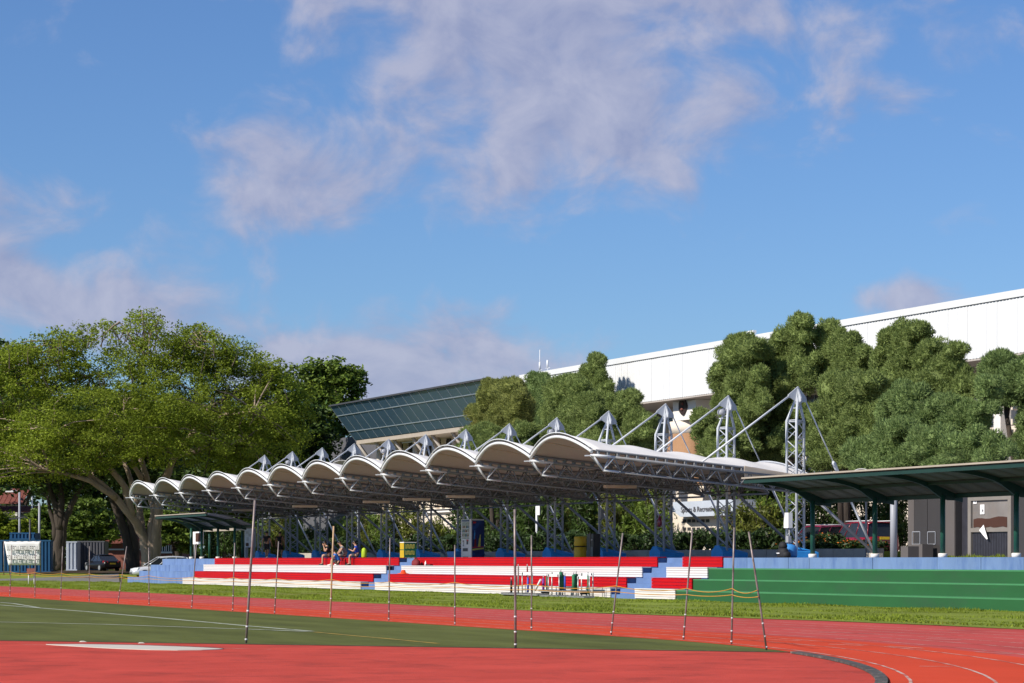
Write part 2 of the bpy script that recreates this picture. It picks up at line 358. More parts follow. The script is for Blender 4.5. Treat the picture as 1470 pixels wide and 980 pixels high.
def np_mesh(name, verts, faces, m, parent=None, loc=None, smooth=False):
    verts = np.asarray(verts, dtype=np.float32).reshape(-1, 3); faces = np.asarray(faces, dtype=np.int32); nf, k = faces.shape
    off = wloc(parent) if parent is not None else Vector(loc if loc is not None else (0, 0, 0))
    verts = verts - np.array(off, dtype=np.float32)
    me = bpy.data.meshes.new(name); me.vertices.add(len(verts)); me.vertices.foreach_set('co', verts.ravel())
    me.loops.add(nf * k); me.loops.foreach_set('vertex_index', faces.ravel())
    me.polygons.add(nf); me.polygons.foreach_set('loop_start', np.arange(nf, dtype=np.int32) * k)
    me.polygons.foreach_set('use_smooth', np.full(nf, smooth)); me.update(calc_edges=True); me.validate()
    me.materials.append(M[m] if isinstance(m, str) else m)
    return link(name, me, parent, None if parent is not None else off)
RNG = np.random.default_rng(11)
def unit(a): return a / np.maximum(np.linalg.norm(a, axis=1, keepdims=True), 1e-6)
def leaf_quads(c, L, W, flat=.5, up=None):
    n = len(c); a = RNG.normal(size=(n, 3)); a[:, 2] *= flat; a = unit(a)
    b = RNG.normal(size=(n, 3)); b[:, 2] *= flat; b = unit(b - (a * b).sum(1, keepdims=True) * a)
    s = RNG.uniform(.6, 1.3, size=(n, 1)); a = a * L * s; b = b * W * s
    v = np.stack([c + a, c + b, c - a, c - b], 1).reshape(-1, 3)
    return v, np.arange(n * 4).reshape(n, 4)
def clump_leaves(clumps, per, L, W, flat=.5, squash=.45):
    "clumps: (n,4) centre and radius"
    cs = np.repeat(clumps, per, axis=0); d = unit(RNG.normal(size=(len(cs), 3))) * RNG.uniform(0, 1, size=(len(cs), 1)) ** .45
    d[:, 2] *= squash
    return leaf_quads(cs[:, :3] + d * cs[:, 3:4], L, W, flat)
def blades(c, d, ln, w):
    n = len(c); s = unit(np.cross(d, RNG.normal(size=(n, 3)))); ln = ln * RNG.uniform(.6, 1.3, size=(n, 1))
    v = np.stack([c - s * w, c + s * w, c + d * ln], 1).reshape(-1, 3)
    return v, np.arange(n * 3).reshape(n, 3)
# ================================================================ ground, track, infield
def lerp(a, b, t): return a + (b - a) * t
def gz(x, y):
    "height of the natural ground: flat field, rising gently beyond the far end of the stand"
    Yd = x * -CP + y * SP
    t = min(max((Yd - 168) / 62, 0), 1); t = t * t * (3 - 2 * t)
    w = min(max((-166 - x) / 6, 0), 1)
    return -0.03 + .62 * t * w
def build_ground():
    xs = sorted(set([-3000, -1500, -800, -500, -400, -340] + list(np.arange(-300, -150, 5)) + list(np.arange(-150, 61, 15)) + [120, 300, 900, 3000]))
    ys = sorted(set([-3000, -1000, -400, -150, -60, -20] + list(np.arange(0, 200, 5)) + [220, 260, 320, 450, 800, 1500, 3000]))
    b = MB(); b.grid([[(x, y, gz(x, y)) for x in xs] for y in ys])
    struct(b.build('ground', 'earth'))
    # running track: straight with a curve at the near end
    R, cx, cy = 36.5, -47.0, 22.2 - 36.5
    def edge(r0, off_straight, n=60, x0=-330):
        pts = [(x0, cy + r0 + off_straight)]
        for i in range(n + 1):
            t = math.pi / 2 - math.pi * i / n
            pts.append((cx + r0 * math.cos(t), cy + r0 * math.sin(t)))
        pts.append((x0, cy - r0)); return pts
    def ring(r0, r1, z, name, m, parent=None, n=72):
        a, c = edge(r0, 0, n), edge(r1, 0, n)
        b = MB(); b.grid([[(p[0], p[1], z) for p in a], [(p[0], p[1], z) for p in c]], smooth=False)
        return b.build(name, m, parent)
    tr = struct(ring(R + 3.1, R + 8.8, .012, 'running_track', 'track'))
    struct(ring(R, R + 3.1, .012, 'inner_lanes', 'track_in', tr))
    # the track widens a little at the near end (run-off strip)
    b = MB(); b.grid([[(-70, 31.0, .009), (-55, 31.0, .009), (-40, 30.6, .009), (-25, 26, .009)], [(-70, 31.0, .009), (-60, 32.6, .009), (-42, 33.3, .009), (-15, 32, .009)]], smooth=False)
    struct(b.build('track_run_off', 'track', tr))
    for k in range(0, 9):
        r = R + .25 + 1.07 * k
        struct(ring(r, r + .045, .017, 'lane_line', 'line', tr))
    # stagger marks across the lanes near the bend
    b = MB()
    for (x0, y0, x1, y1) in [(1320, 958, 1368, 958.5), (1190, 926, 1240, 928), (1275, 929, 1325, 932), (1090, 919, 1150, 921), (1400, 937, 1450, 940), (1330, 918, 1380, 920), (1150, 908, 1200, 909.5)]:
        p, q = G(x0, y0), G(x1, y1); d = (q - p).normalized(); n = Vector((-d.y, d.x, 0)) * .035
        b.add([(v.x, v.y, .021) for v in (p - n, p + n, q + n, q - n)], [(0, 1, 2, 3)])
    struct(b.build('stagger_marks', 'line', tr))
    # kerb on the inside of the bend, in short sections with gaps
    b = MB(); n = 120
    for i in range(n):
        t0 = math.pi / 2 - math.pi * i / n - .10; t1 = t0 - math.pi / n * .97
        if t0 > 1.335 or t0 < -1.2: continue
        q = [(cx + r * math.cos(t), cy + r * math.sin(t)) for r, t in ((R - .18, t0), (R - .02, t0), (R - .02, t1), (R - .18, t1))]
        b.hexa([(x, y, .013) for x, y in q] + [(x, y, .045) for x, y in q])
    struct(b.build('kerb_strip', 'kerb', tr))
    # infield turf and the red apron in front of it
    A0, A1 = G(0, 920), G(1140, 937)
    dd = (A1 - A0).normalized()
    a_far = A0 - dd * 120
    arc = []
    t = math.acos((A1.x - cx) / R) if abs(A1.x - cx) < R else 0
    tt = math.pi / 2
    tend = math.atan2(A1.y - cy, A1.x - cx)
    for i in range(13):
        th = tt + (tend - tt) * i / 12; arc.append((cx + (R - .02) * math.cos(th), cy + (R - .02) * math.sin(th)))
    poly = [(-330, 22.2 - .02)] + [(cx, 22.2 - .02)] + arc[1:-1] + [(A1.x, A1.y), (a_far.x, a_far.y), (-330, a_far.y)]
    b = MB(); b.add([(x, y, .010) for x, y in poly], [tuple(range(len(poly)))])
    turf = struct(b.build('infield_turf', 'turf'))
    arc2 = []
    for i in range(40):
        th = tend + (-math.pi / 2 - tend) * i / 39; arc2.append((cx + (R - .02) * math.cos(th), cy + (R - .02) * math.sin(th)))
    poly = [(a_far.x, a_far.y), (A1.x, A1.y)] + arc2[1:] + [(a_far.x, cy - R)]
    b = MB(); b.add([(x, y, .006) for x, y in poly], [tuple(range(len(poly)))])
    apron = struct(b.build('red_apron', 'apron'))
    # thin dark seam where turf meets apron
    b = MB(); nrm = Vector((-dd.y, dd.x, 0))
    p = A0 - dd * 100; q = A1
    b.add([(v.x, v.y, .015) for v in (p - nrm * .05, q - nrm * .05, q + nrm * .05, p + nrm * .05)], [(0, 1, 2, 3)])
    struct(b.build('turf_edge_strip', 'kerb', turf))
    def ground_line(pts, w, name, m, parent, z):
        b = MB(); P_ = [G(*p) for p in pts]; rows = [[], []]
        for i, p in enumerate(P_):
            d = (P_[min(i + 1, len(P_) - 1)] - P_[max(i - 1, 0)]).normalized(); n_ = Vector((-d.y, d.x, 0)) * w / 2
            rows[0].append((p.x - n_.x, p.y - n_.y, z)); rows[1].append((p.x + n_.x, p.y + n_.y, z))
        b.grid(rows, smooth=False); struct(b.build(name, m, parent))
    ground_line([(-160, 859), (3, 869), (120, 878), (240, 888.5), (360, 899.5), (450, 907)], .14, 'turf_line', 'tline', turf, .016)
    ground_line([(-120, 891), (0, 893.6), (150, 897), (280, 901.5), (374, 904.6), (440, 907.4)], .14, 'turf_line', 'tline', turf, .019)
    ground_line([(0, 865.2), (20, 867), (56, 873)], .12, 'turf_line', 'tline', turf, .022)
    ground_line([(452, 908), (500, 912.6), (560, 918), (629, 924.6)], .12, 'turf_line', 'yline', turf, .016)
    # throwing circle
    c = G(195, 930.3)
    back = [(66, 925.8), (110, 925.7), (150, 926.2), (190, 927), (230, 928.2), (270, 929.6), (300, 931), (320, 932.3)]
    front = [(314, 933.0), (290, 933.9), (255, 934.2), (215, 933.6), (175, 932.2), (140, 930.5), (105, 928.3), (80, 926.9)]
    pts = [G(*p) for p in back + front]
    b = MB(); b.prism([(p.x, p.y, .007) for p in pts], (0, 0, .010)); struct(b.build('throwing_circle', 'pad', apron))
    b = MB(); q = [G(*p) for p in back]; rows = [[(p.x, p.y, .019) for p in q], [(p.x + FWD.x * .22, p.y + FWD.y * .22, .019) for p in q]]; b.grid(rows, smooth=False); struct(b.build('circle_rim', 'kerb', apron))
    ground_line([(315, 931), (388, 932.6)], .05, 'circle_mark', 'line', apron, .011)
    ground_line([(30, 925.6), (72, 926.6)], .05, 'circle_mark', 'line', apron, .011)
    for (px, py, lb) in [(119, 922, 'small white wedge block lying at the turf edge behind the throwing circle'), (203, 924, 'tiny pale stone lying on the dark rim of the throwing circle')]:
        g = G(px, py); b = MB(); w = .08 if px < 150 else .035
        b.hexa([(g.x - w, g.y - .06, .01), (g.x + w, g.y - .06, .01), (g.x + w, g.y + .06, .01), (g.x - w, g.y + .06, .01),
                (g.x - w * .6, g.y - .03, .030), (g.x + w * .3, g.y - .03, .024), (g.x + w * .3, g.y + .03, .024), (g.x - w * .6, g.y + .03, .030)])
        tag(b.build('marker_block' if px < 150 else 'stone', 'pad', loc=(g.x, g.y, 0)), lb, 'marker' if px < 150 else 'stone')
    # grass verge between the track and the stand
    b = MB(); rows = []
    for x in np.arange(-240, -20, 2.5):
        out = 30.95 + (max(0, min(1, (x + 72) / 16)) * 1.9)
        rows.append([(x, out + .12 * math.sin(x * 1.3), .02), (x, out + 1.2, .07), (x, 38, .10), (x, 42.8, .07), (x, 46, .0)])
    b.grid(rows); struct(b.build('grass_verge', 'earth'))
    n = 190000
    x = RNG.uniform(-215, -38, n); out = 30.9 + np.clip((x + 72) / 16, 0, 1) * 1.9
    y = out + (42.55 - out) * RNG.uniform(0, 1, n) ** .9
    keep = ~((x < -166) & (y > 41) & (RNG.uniform(size=n) < .6))
    # worn bare patch
    g = G(372, 850, .1); keep &= ~(((x - g.x) / 3.2) ** 2 + ((y - g.y) / .8) ** 2 < 1)
    x, y = x[keep], y[keep]; c = np.stack([x, y, np.full(len(x), .055)], 1)
    d = RNG.normal(size=c.shape) * .55; d[:, 2] = 1; d = unit(d)
    hgt = (.065 + .05 * np.sin(x * .7 + 3 * np.sin(y * .9)) * np.sin(y * 1.9))[:, None]
    v, f = blades(c, d, np.maximum(hgt, .035), .022)
    o = np_mesh('grass', v, f, 'blade'); tag(o, 'short sunlit grass on the verge between the track and the stand', 'grass', kind='stuff')
    # path and car park beyond the far end
    b = MB(); rows = []
    for t in np.linspace(0, 1, 14):
        p0 = G(lerp(-140, 170, t), lerp(823.5, 825.5, t), .25); p1 = G(lerp(-140, 172, t), lerp(833, 836, t), .1)
        rows.append([(p0.x, p0.y, gz(p0.x, p0.y) + .03), (p1.x, p1.y, gz(p1.x, p1.y) + .03)])
    b.grid(rows, smooth=False); struct(b.build('path', 'asphalt'))
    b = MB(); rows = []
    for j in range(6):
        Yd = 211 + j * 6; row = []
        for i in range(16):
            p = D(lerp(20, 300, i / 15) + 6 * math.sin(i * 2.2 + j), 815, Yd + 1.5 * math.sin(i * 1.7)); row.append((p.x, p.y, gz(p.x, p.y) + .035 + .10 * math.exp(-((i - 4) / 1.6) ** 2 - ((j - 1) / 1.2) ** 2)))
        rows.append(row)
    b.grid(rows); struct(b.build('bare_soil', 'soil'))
build_ground()
# ================================================================ grandstand terraces and benches
V0 = 42.6; TREAD = .8
TOP = [0.0, .45, .86, 1.27, 1.67]
ROWV = [V0 + TREAD * k for k in range(4)]
XR = -34.0
# photo x of: far end of the terrace row, then bench starts/ends
ROWS = [dict(end=183, segs=[(262, 517.5), (538, 876), (911, 969)]),
        dict(end=199.6, segs=[(278, 535.5), (557.5, 899), (935, 993)]),
        dict(end=216, segs=[(292, 554), (576, 921.5), (956.5, 1015.5)]),
        dict(end=233, segs=[(308, 572.5), (594.5, 943.5), (979.5, 1037)])]
def build_stand():
    root = thing('grandstand', 'low stepped concrete grandstand with red and white plank benches and green steps', 'grandstand', (-90, 42.6, 0))
    for k, r in enumerate(ROWS):
        v = ROWV[k]; z0, z1 = TOP[k], TOP[k + 1]; vb = v + TREAD + (.02 if k < 3 else 0)
        ue = U(r['end'], v); st = [(U(r['segs'][i][1], v), U(r['segs'][i + 1][0], v)) for i in (0, 1)]
        ur = U(r['segs'][2][1], v)
        zb = z0 - .3 if k == 0 else z0 - .04
        # plain tiers under the benches
        cuts = [(ue, st[0][0]), (st[0][1], st[1][0]), (st[1][1], ur)]
        ub = U(r['segs'][0][0], v); nbk = max(2, int((ub - ue) / 1.5)); cuts[0] = (ub, st[0][0])
        for (a, c) in cuts:
            b = MB(); b.box(a, c, v, vb, zb, z1); b.build('tier', 'blue', root)
        for j in range(nbk):
            a, c = lerp(ue, ub, j / nbk), lerp(ue, ub, (j + 1) / nbk)
            b = MB(); b.box(a + .012, c - .012, v + RNG.uniform(0, .012), vb, zb, z1 - RNG.uniform(0, .008)); b.build('end_block', 'blue', root)
        b = MB(); b.box(ue + .05, ub - .004, v + .05, vb - .03, zb, z1 - .03); b.build('end_core', 'conc', root)
        if k < 3:
            b = MB(); b.box(ur + .004, XR, v + .015, vb, zb, z1 - .05); b.build('green_tier', 'green', root)
            b = MB(); b.box(ur + .004, XR, v + .011, vb, z1 - .046, z1); b.build('green_sunlit_nosing', 'greenlit', root)  # lighter strip: sunlight on the step edge put into its colour
        else:
            # blue kerb wall in long cast panels with open joints
            xs = [1037, 1072, 1131.5, 1161.5, 1252.5, 1345, 1408, 1470, 1560]
            for a, c in zip(xs[:-1], xs[1:]):
                b = MB(); u0, u1 = U(a, v) + .015, U(c, v) - .015
                b.box(u0, min(u1, XR), v + .01 * (hash(a) % 3) * .5, vb, zb, z1 - .005); b.build('wall_panel', 'blue', root)
            b = MB(); b.box(U(1037, v), XR, v + .06, vb - .02, zb, z1 - .03); b.build('wall_backing', 'conc', root)
        # half-height stair treads in the two gangways
        for (a, c) in st:
            zm = (z0 + z1) / 2
            b = MB(); b.box(a + .004, c - .004, v + .01, vb, zb, zm); b.build('stair_step', 'bluedk', root)
            b = MB(); b.box(a + .004, c - .004, v + .4, vb, zm - .02, z1 - .002); b.build('stair_step', 'bluedk', root)
        # benches: seat board and front planks
        red = k in (1, 3); m = 'redboard' if red else 'whiteboard'; npl = 3 if red else 4
        for i, (x0, x1) in enumerate(r['segs']):
            a, c = U(x0, v - .05), U(x1, v - .05)
            b = MB(); b.box(a, c, v - .055, v + .36, z1 + .002, z1 + .034)
            be = b.build('bench', m, root)
            be['label'] = ('red' if red else 'white') + ' plank bench facing'
            lo = z0 + (.10 if k == 0 else .035); hi = z1 - .008; hgt = (hi - lo) / npl
            for j in range(npl):
                b = MB(); b.box(a + RNG.uniform(0, .015), c - RNG.uniform(0, .015), v - .05 + RNG.uniform(-.003, .003), v - .004, lo + j * hgt + .007, lo + (j + 1) * hgt - .007); b.build('plank', m, be)
    # foot strip
    b = MB(); b.box(U(183, V0) - .3, XR, V0 - .10, V0 - .004, -.2, .07); b.build('foot_strip', 'conc', root)
    b = MB(); b.box(U(233, 45.8), XR, ROWV[3] + TREAD + .001, 57.5, .6, 1.655); b.build('platform_deck', 'plat', root)
    # raised ground behind the platform
    b = MB(); b.box(U(245, 57.6) , 120, 57.5, 420, -.5, 1.60); struct(b.build('car_park', 'asphalt'))
build_stand()
PZ = 1.66
# ================================================================ tensile canopy
VC = 43.0
tip12 = P(850, 652.5, VC)
YD12 = -tip12.x * CP + tip12.y * SP
S_ = (tip12.x - P(187, 0, VC).x) / 12                       # bay spacing
U12 = tip12.x
def UI(i): return U12 - (12 - i) * S_
ZT = tip12.z                                # height of the valley tips
WM = 52.5 - VC                             # mast line behind the tips
VM = VC + WM
def zval(w):                                # height of the valley (rail) line
    z = ZT + .02 - .09 * w
    if w > 7.2: z -= .085 * (w - 7.2) ** 1.15
    return z
WR = WM + 2.0
def memb(a, t):
    "point of one bay's membrane: a across the bay 0..1, t from the front edge to the rear 0..1"
    s = math.sin(math.pi * a)
    w = t * (WR - 2.0 * s ** .8) + (1 - t) * (-.26 * s)
    w0 = max(0, w); ridge = .50 + .25 * math.exp(-w0 / 1.5) + .07 * math.cos(2 * math.pi * (w - 3.0) / 2.3) * min(1, w0 / 2) + .13 * max(0, w - 7.2)
    prof = s ** .9
    return Vector((a * S_, w, zval(w) + .20 + ridge * prof))
def build_canopy():
    root = thing('grandstand_canopy', 'long scalloped white fabric canopy on grey trusses over the grandstand', 'canopy', (UI(0), VC, 0))
    def at(mesh_name, me, i):
        o = bpy.data.objects.new(mesh_name, me); COL.objects.link(o); o.parent = root; o.location = (i * S_, 0, 0); return o
    # membrane bay
    b = MB(); na, nt_ = 20, 22
    b.grid([[memb(a / na, t / nt_) for a in range(na + 1)] for t in range(nt_ + 1)])
    me = b.mesh('membrane', fix=False); me.materials.append(M['fabric'])
    for i in range(12):
        o = at('membrane', me, i); o.modifiers.new('thickness', 'SOLIDIFY').thickness = .02
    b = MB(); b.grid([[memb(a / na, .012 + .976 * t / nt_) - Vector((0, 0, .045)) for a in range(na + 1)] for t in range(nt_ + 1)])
    me = b.mesh('underside', fix=False); me.materials.append(M['underside'])
    for i in range(12): at('underside', me, i)  # separate beige sheet just below each membrane bay
    # sewn seams under the fabric
    b = MB()
    for a in (.25, .5, .75):
        b.tube([memb(a, t / 14) - Vector((0, 0, .06)) for t in range(15)], .012, 4)
    me = b.mesh('seam'); me.materials.append(M['beige'])
    for i in range(12): at('seam', me, i)
    # front arch: white tube plus an outer clamp rail and its cleats
    b = MB(); arch = []; outer = []
    for j in range(25):
        a = j / 24; p = memb(a, 0)
        arch.append(Vector((a * S_, p.y - .02, ZT + .12 + .74 * math.sin(math.pi * a) ** .9)))
        outer.append(arch[-1] + Vector((0, -.04, .17)) )
    b.tube(arch, .065, 8)
    me = b.mesh('arch'); me.materials.append(M['steelw'])
    b = MB(); b.tube(outer, .022, 5)
    me2 = b.mesh('edge_rail'); me2.materials.append(M['steelw'])
    b = MB()
    for j in range(48):
        k = j / 48 * 24; i0 = int(k); fr = k - i0
        p = arch[i0].lerp(arch[i0 + 1], fr); q = outer[i0].lerp(outer[i0 + 1], fr); d = (arch[i0 + 1] - arch[i0]).normalized() * .03
        b.prism([p - d, p + d, q + d, q - d], (0, .012, 0))
    me3 = b.mesh('edge_cleats'); me3.materials.append(M['dark'])
    for i in range(12): at('arch', me, i); at('edge_rail', me2, i); o = at('edge_cleats', me3, i)
    # valley truss
    ch = MB(); wb = MB(); ns = MB()
    def zt(w): return ZT - .02 - .09 * w
    def zl(w): return ZT - .58 - .09 * w
    Wt = WM - .45; half = .24
    for sx in (-half, half):
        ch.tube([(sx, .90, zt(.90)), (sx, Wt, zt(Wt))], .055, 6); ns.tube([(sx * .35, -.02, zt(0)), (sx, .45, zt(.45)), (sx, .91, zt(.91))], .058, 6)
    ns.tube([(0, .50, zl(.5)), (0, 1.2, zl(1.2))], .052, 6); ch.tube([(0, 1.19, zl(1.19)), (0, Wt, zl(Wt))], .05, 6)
    nn = 11; st = (Wt - .5) / nn
    for n in range(nn + 1):
        w = .5 + st * n
        for sx in (-half, half):
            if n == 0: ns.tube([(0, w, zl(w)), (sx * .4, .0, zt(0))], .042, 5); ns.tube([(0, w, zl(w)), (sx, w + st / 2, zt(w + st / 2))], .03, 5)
            else: wb.tube([(0, w, zl(w)), (sx, w - st / 2, zt(w - st / 2))], .028, 5)
            if 0 < n < nn: wb.tube([(0, w, zl(w)), (sx, w + st / 2, zt(w + st / 2))], .028, 5)
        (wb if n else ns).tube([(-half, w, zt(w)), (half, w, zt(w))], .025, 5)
        if n % 2: wb.tube([(-half, w, zt(w)), (half, w + st, zt(w + st))] if n < nn else [(-half, w, zt(w)), (half, w, zt(w))], .02, 5)
    # tip plate
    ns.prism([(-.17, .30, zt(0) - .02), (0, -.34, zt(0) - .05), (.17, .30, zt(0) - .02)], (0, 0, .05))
    # clamp rail on short posts
    rl = MB()
    for sx in (-.14, .14):
        rl.tube([(sx, .1, zval(.1) + .17), (sx, 7.2, zval(7.2) + .17), (sx, Wt, zval(Wt) + .20)], .04, 4, smooth=False)
    for n in range(20):
        w = .25 + n * (Wt - .3) / 20
        rl.box(-.16, .16, w - .025, w + .025, zt(w), max(zval(w) + .16, zt(w) + .05))
    for nm, bb in (('truss_chords', ch), ('truss_web', wb), ('clamp_rail', rl), ('truss_sunlit_nose', ns)):
        me = bb.mesh(nm); me.materials.append(M['steelw' if nm == 'truss_sunlit_nose' else 'truss'])  # sun on the noses and shade behind them put into the colours
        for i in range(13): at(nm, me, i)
    # secondary purlin trusses between the valley trusses
    b = MB()
    for w in (3.1, 6.3, Wt - .1):
        z0 = zt(w) - .10; z1 = z0 - .34
        b.tube([(0, w, z0), (S_, w, z0)], .032, 5); b.tube([(0, w, z1), (S_, w, z1)], .028, 5)
        for n in range(8):
            x = S_ * n / 8; b.tube([(x, w, z1), (x + S_ / 16, w, z0), (x + S_ / 8, w, z1)], .018, 4)
    me = b.mesh('purlin_truss'); me.materials.append(M['roofsteel'])
    for i in range(12): at('purlin_truss', me, i)
    # rear edge cable of each bay, bright webbing
    b = MB(); b.tube([memb(a / 20, 1) for a in range(21)], .035, 5)
    me = b.mesh('rear_cable'); me.materials.append(M['steel'])
    for i in range(12): at('rear_cable', me, i)
    # beige fabric flap closing the rear of the last valley
    b = MB(); rows = []
    top = [(U12 + .2, VC + w, ZT - .36 - .135 * (w - 6.85)) for w in (6.85, 7.8, 8.8, 9.6)]
    bot = [(U12 + .2, VC + w, ZT - .99 + .10 * (w - 6.85)) for w in (6.85, 7.8, 8.8, 9.6)]
    b.grid([top, bot], smooth=False); o = b.build('end_flap', 'beige', root); o.modifiers.new('thickness', 'SOLIDIFY').thickness = .03
    # slim lamp housings hung below the trusses
    lamps = [(563, 712.5), (693, 704), (281, 733), (357, 725.5), (851, 698), (453, 720), (620, 717), (900, 706)]
    b = MB(); b.box(-.10, .10, -.75, .75, 0, .13); me = b.mesh('lamp_housing'); me.materials.append(M['beige'])
    b = MB(); b.tube([(0, -.5, .13), (0, -.5, .42)], .012, 4); b.tube([(0, .5, .13), (0, .5, .42)], .012, 4); me_b = b.mesh('lamp_hanger'); me_b.materials.append(M['dark'])
    for (x, y) in lamps:
        p = P(x, y, VC + 4.2); i = round((p.x - U12) / S_ + 12); p.x = UI(i) + .0
        o = bpy.data.objects.new('lamp_housing', me); COL.objects.link(o); o.parent = root
        o.location = Vector((p.x, p.y, ZT - 1.15)) - wloc(root)
        h = bpy.data.objects.new('lamp_hanger', me_b); COL.objects.link(h); h.parent = o
build_canopy()
def build_masts():
    g = 'lattice masts along the rear of the canopy'
    base = Vector((UI(0), VM, PZ))
    t = thing('canopy_mast', 'x', 'mast', base, g)
    legs = [(-.25, -.41), (.40, -.30), (-.25, .41)]
    zk, zc, ztop = 7.42 - PZ, 8.30 - PZ, 8.87 - PZ
    cx = -.03
    def lp(k, z):
        u, v = legs[k]
        f = 1 if z <= zk else 1 - .80 * (z - zk) / (zc - zk)
        return Vector((cx + (u - cx) * f, v * f, z))
    tb = [.05] * 3
    def part(b, name, m, par=t):
        me = b.mesh(name); me.materials.append(M[m]); o = bpy.data.objects.new(name, me); COL.objects.link(o); o.parent = par; return o
    for k in range(3):
        b = MB(); b.tube([lp(k, .2), lp(k, zk), lp(k, zc + .15)], .06, 8); part(b, 'leg', 'steel')
    b = MB(); n = int((zk - .55) / .38); st = (zk - .55) / n
    for (p, q) in ((0, 1), (1, 2), (2, 0)):
        for j in range(n):
            z0, z1 = .55 + st * j, .55 + st * (j + 1); i0, i1 = (p, q) if j % 2 else (q, p)
            b.tube([lp(i0, z0), lp(i1, z1)], .022, 5)
        b.tube([lp(p, zk + .02), lp(q, zk + .02)], .022, 5)
        b.tube([lp(p, zk - .03), lp(q, zk - .05)], .02, 5)
    part(b, 'lacing', 'steel')
    b = MB()
    for (p, q) in ((0, 1), (1, 2), (2, 0)): b.tube([lp(p, 7.95 - PZ), lp(q, 7.95 - PZ)], .022, 5)
    part(b, 'head_ring', 'steel')
    # peaked head of welded plates
    b = MB()
    prof = [(0, ztop), (-.46, ztop - .36), (-.48, ztop - .47), (-.33, ztop - .50), (-.16, ztop - .60), (-.12, ztop - .74), (.12, ztop - .74), (.2, ztop - .66), (.36, ztop - .66), (.42, ztop - .60), (.38, ztop - .46)]
    b.prism([(-.03 + cx, v, z) for v, z in prof], (.06, 0, 0))
    b.prism([(cx - .03, -.02, ztop - .01), (cx + .03, -.02, ztop - .01), (cx + .13, -.13, ztop - .62), (cx - .13, -.13, ztop - .62)], (0, .04, 0))
    b.prism([(cx, -.03, ztop - .04), (cx + .30, -.03, ztop - .50), (cx + .30, -.03, ztop - .64), (cx + .1, -.03, ztop - .70)], (0, .05, 0))
    b.prism([(cx, -.03, ztop - .04), (cx - .22, -.03, ztop - .50), (cx - .22, -.03, ztop - .64), (cx - .1, -.03, ztop - .70)], (0, .05, 0))
    part(b, 'mast_head', 'steel')
    # forward hanger rod down to the valley truss, back stay with turnbuckle, raking strut
    wl = 4.95; b = MB(); b.tube([(cx, -.42, ztop - .42), (0, wl - WM, zval(wl) + .18 - PZ)], .042, 8); part(b, 'hanger_rod', 'steelw')
    a0, a1 = Vector((cx, .38, ztop - .62)), Vector((cx, 3.75, .12)); d = a1 - a0
    b = MB(); b.tube([a0, a0 + d * .40], .028, 6); b.tube([a0 + d * .52, a1], .055, 8); o = part(b, 'back_stay', 'steelw')
    b = MB(); b.tube([a0 + d * .385, a0 + d * .40, a0 + d * .45, a0 + d * .53], [.03, .10, .075, .06], 8); part(b, 'turnbuckle', 'steel', o)
    b = MB(); b.tube([lp(2, 4.6 - PZ), (cx, 3.7, .2)], .065, 8); part(b, 'raking_strut', 'grey')
    b = MB(); b.tube([lp(0, 4.42 - PZ), (0, WR - WM, zval(WR) + .16 - PZ)], .05, 6); b.tube([lp(2, 5.2 - PZ), (0, WR - WM, zval(WR) + .16 - PZ)], .03, 6); part(b, 'corner_arm', 'grey')
    b = MB(); b.obox((cx, 3.72, 0), (1, 0), .25, .25, -.05, .22); part(b, 'anchor_block', 'conc')
    # gabled plinth
    b = MB(); hw, v0, v1 = .56, -.58, .66
    fr = [(-hw, v0, -.02), (hw, v0, -.02), (hw, v0, .30), (.18, v0, .56), (-.18, v0, .56), (-hw, v0, .30)]
    bk = [(-hw, v1, -.02), (hw, v1, -.02), (hw, v1, .24), (.18, v1, .30), (-.18, v1, .30), (-hw, v1, .24)]
    b.add(fr + bk, [(0, 1, 2, 3, 4, 5), (11, 10, 9, 8, 7, 6)] + [(i, (i + 1) % 6, 6 + (i + 1) % 6, 6 + i) for i in range(6)])
    part(b, 'plinth', 'plinth')
    words = ['farthest mast of the row, standing behind the far green shelter', 'second mast from the far end, just past the far shelter roof', 'third mast from the far end, behind the standing pair in black',
             'fourth mast from the far end, near the dark slate wall', 'fifth mast from the far end, against the slate and glass building', 'sixth mast from the far end, in front of the pale columns',
             'seventh mast from the far end, close to the vending machine', 'eighth mast from the far end, over the blue door', 'ninth mast from the far end, beside the signpost',
             'tenth mast from the far end, beside the yellow bin', 'eleventh mast from the far end, in front of the tan wall', 'twelfth from the far end, next to the box carrying one',
             'nearest of the row, carrying a white electric box']
    for i in range(13):
        o = t if i == 0 else copy_tree(t)
        o.location = (UI(i), VM, PZ)
        o['label'] = 'pale steel lattice mast, ' + words[i]
    # floodlights clamped under some heads
    b0 = MB(); b0.lathe((0, 0, 0), [(.06, .12), (.17, .06), (.20, -.06), (.17, -.14)], 10); me = b0.mesh('lamp_body'); me.materials.append(M['grey'])
    b1 = MB(); b1.tube([(0, 0, .1), (.1, .25, .22)], .03, 6); b1.box(-.22, .12, -.02, .02, -.32, -.28); b1.tube([(-.15, 0, -.3), (.12, .2, -.3)], .02, 5); me1 = b1.mesh('bracket'); me1.materials.append(M['steel'])
    for i, w in ((1, 'second mast'), (4, 'mast before the slate wall'), (8, 'mast beside the signpost'), (11, 'twelfth mast')):
        r = thing('floodlight', 'small round grey floodlight clamped under the head of the ' + w, 'floodlight', (UI(i) - .1, VM - .30, ztop + PZ - .72), 'floodlights on the canopy masts')
        link('lamp_body', me, r); link('bracket', me1, r)
    # electric box on the last mast
    b = MB(); p = P(1133, 757, VM - .5); b.box(p.x - .26, p.x + .14, VM - .62, VM - .42, p.z - .02, p.z + .62)
    eb = tag(b.build('electric_box', 'white', loc=(p.x, VM - .5, p.z)), 'white electric box strapped to the mast beside the near shelter', 'electric box')
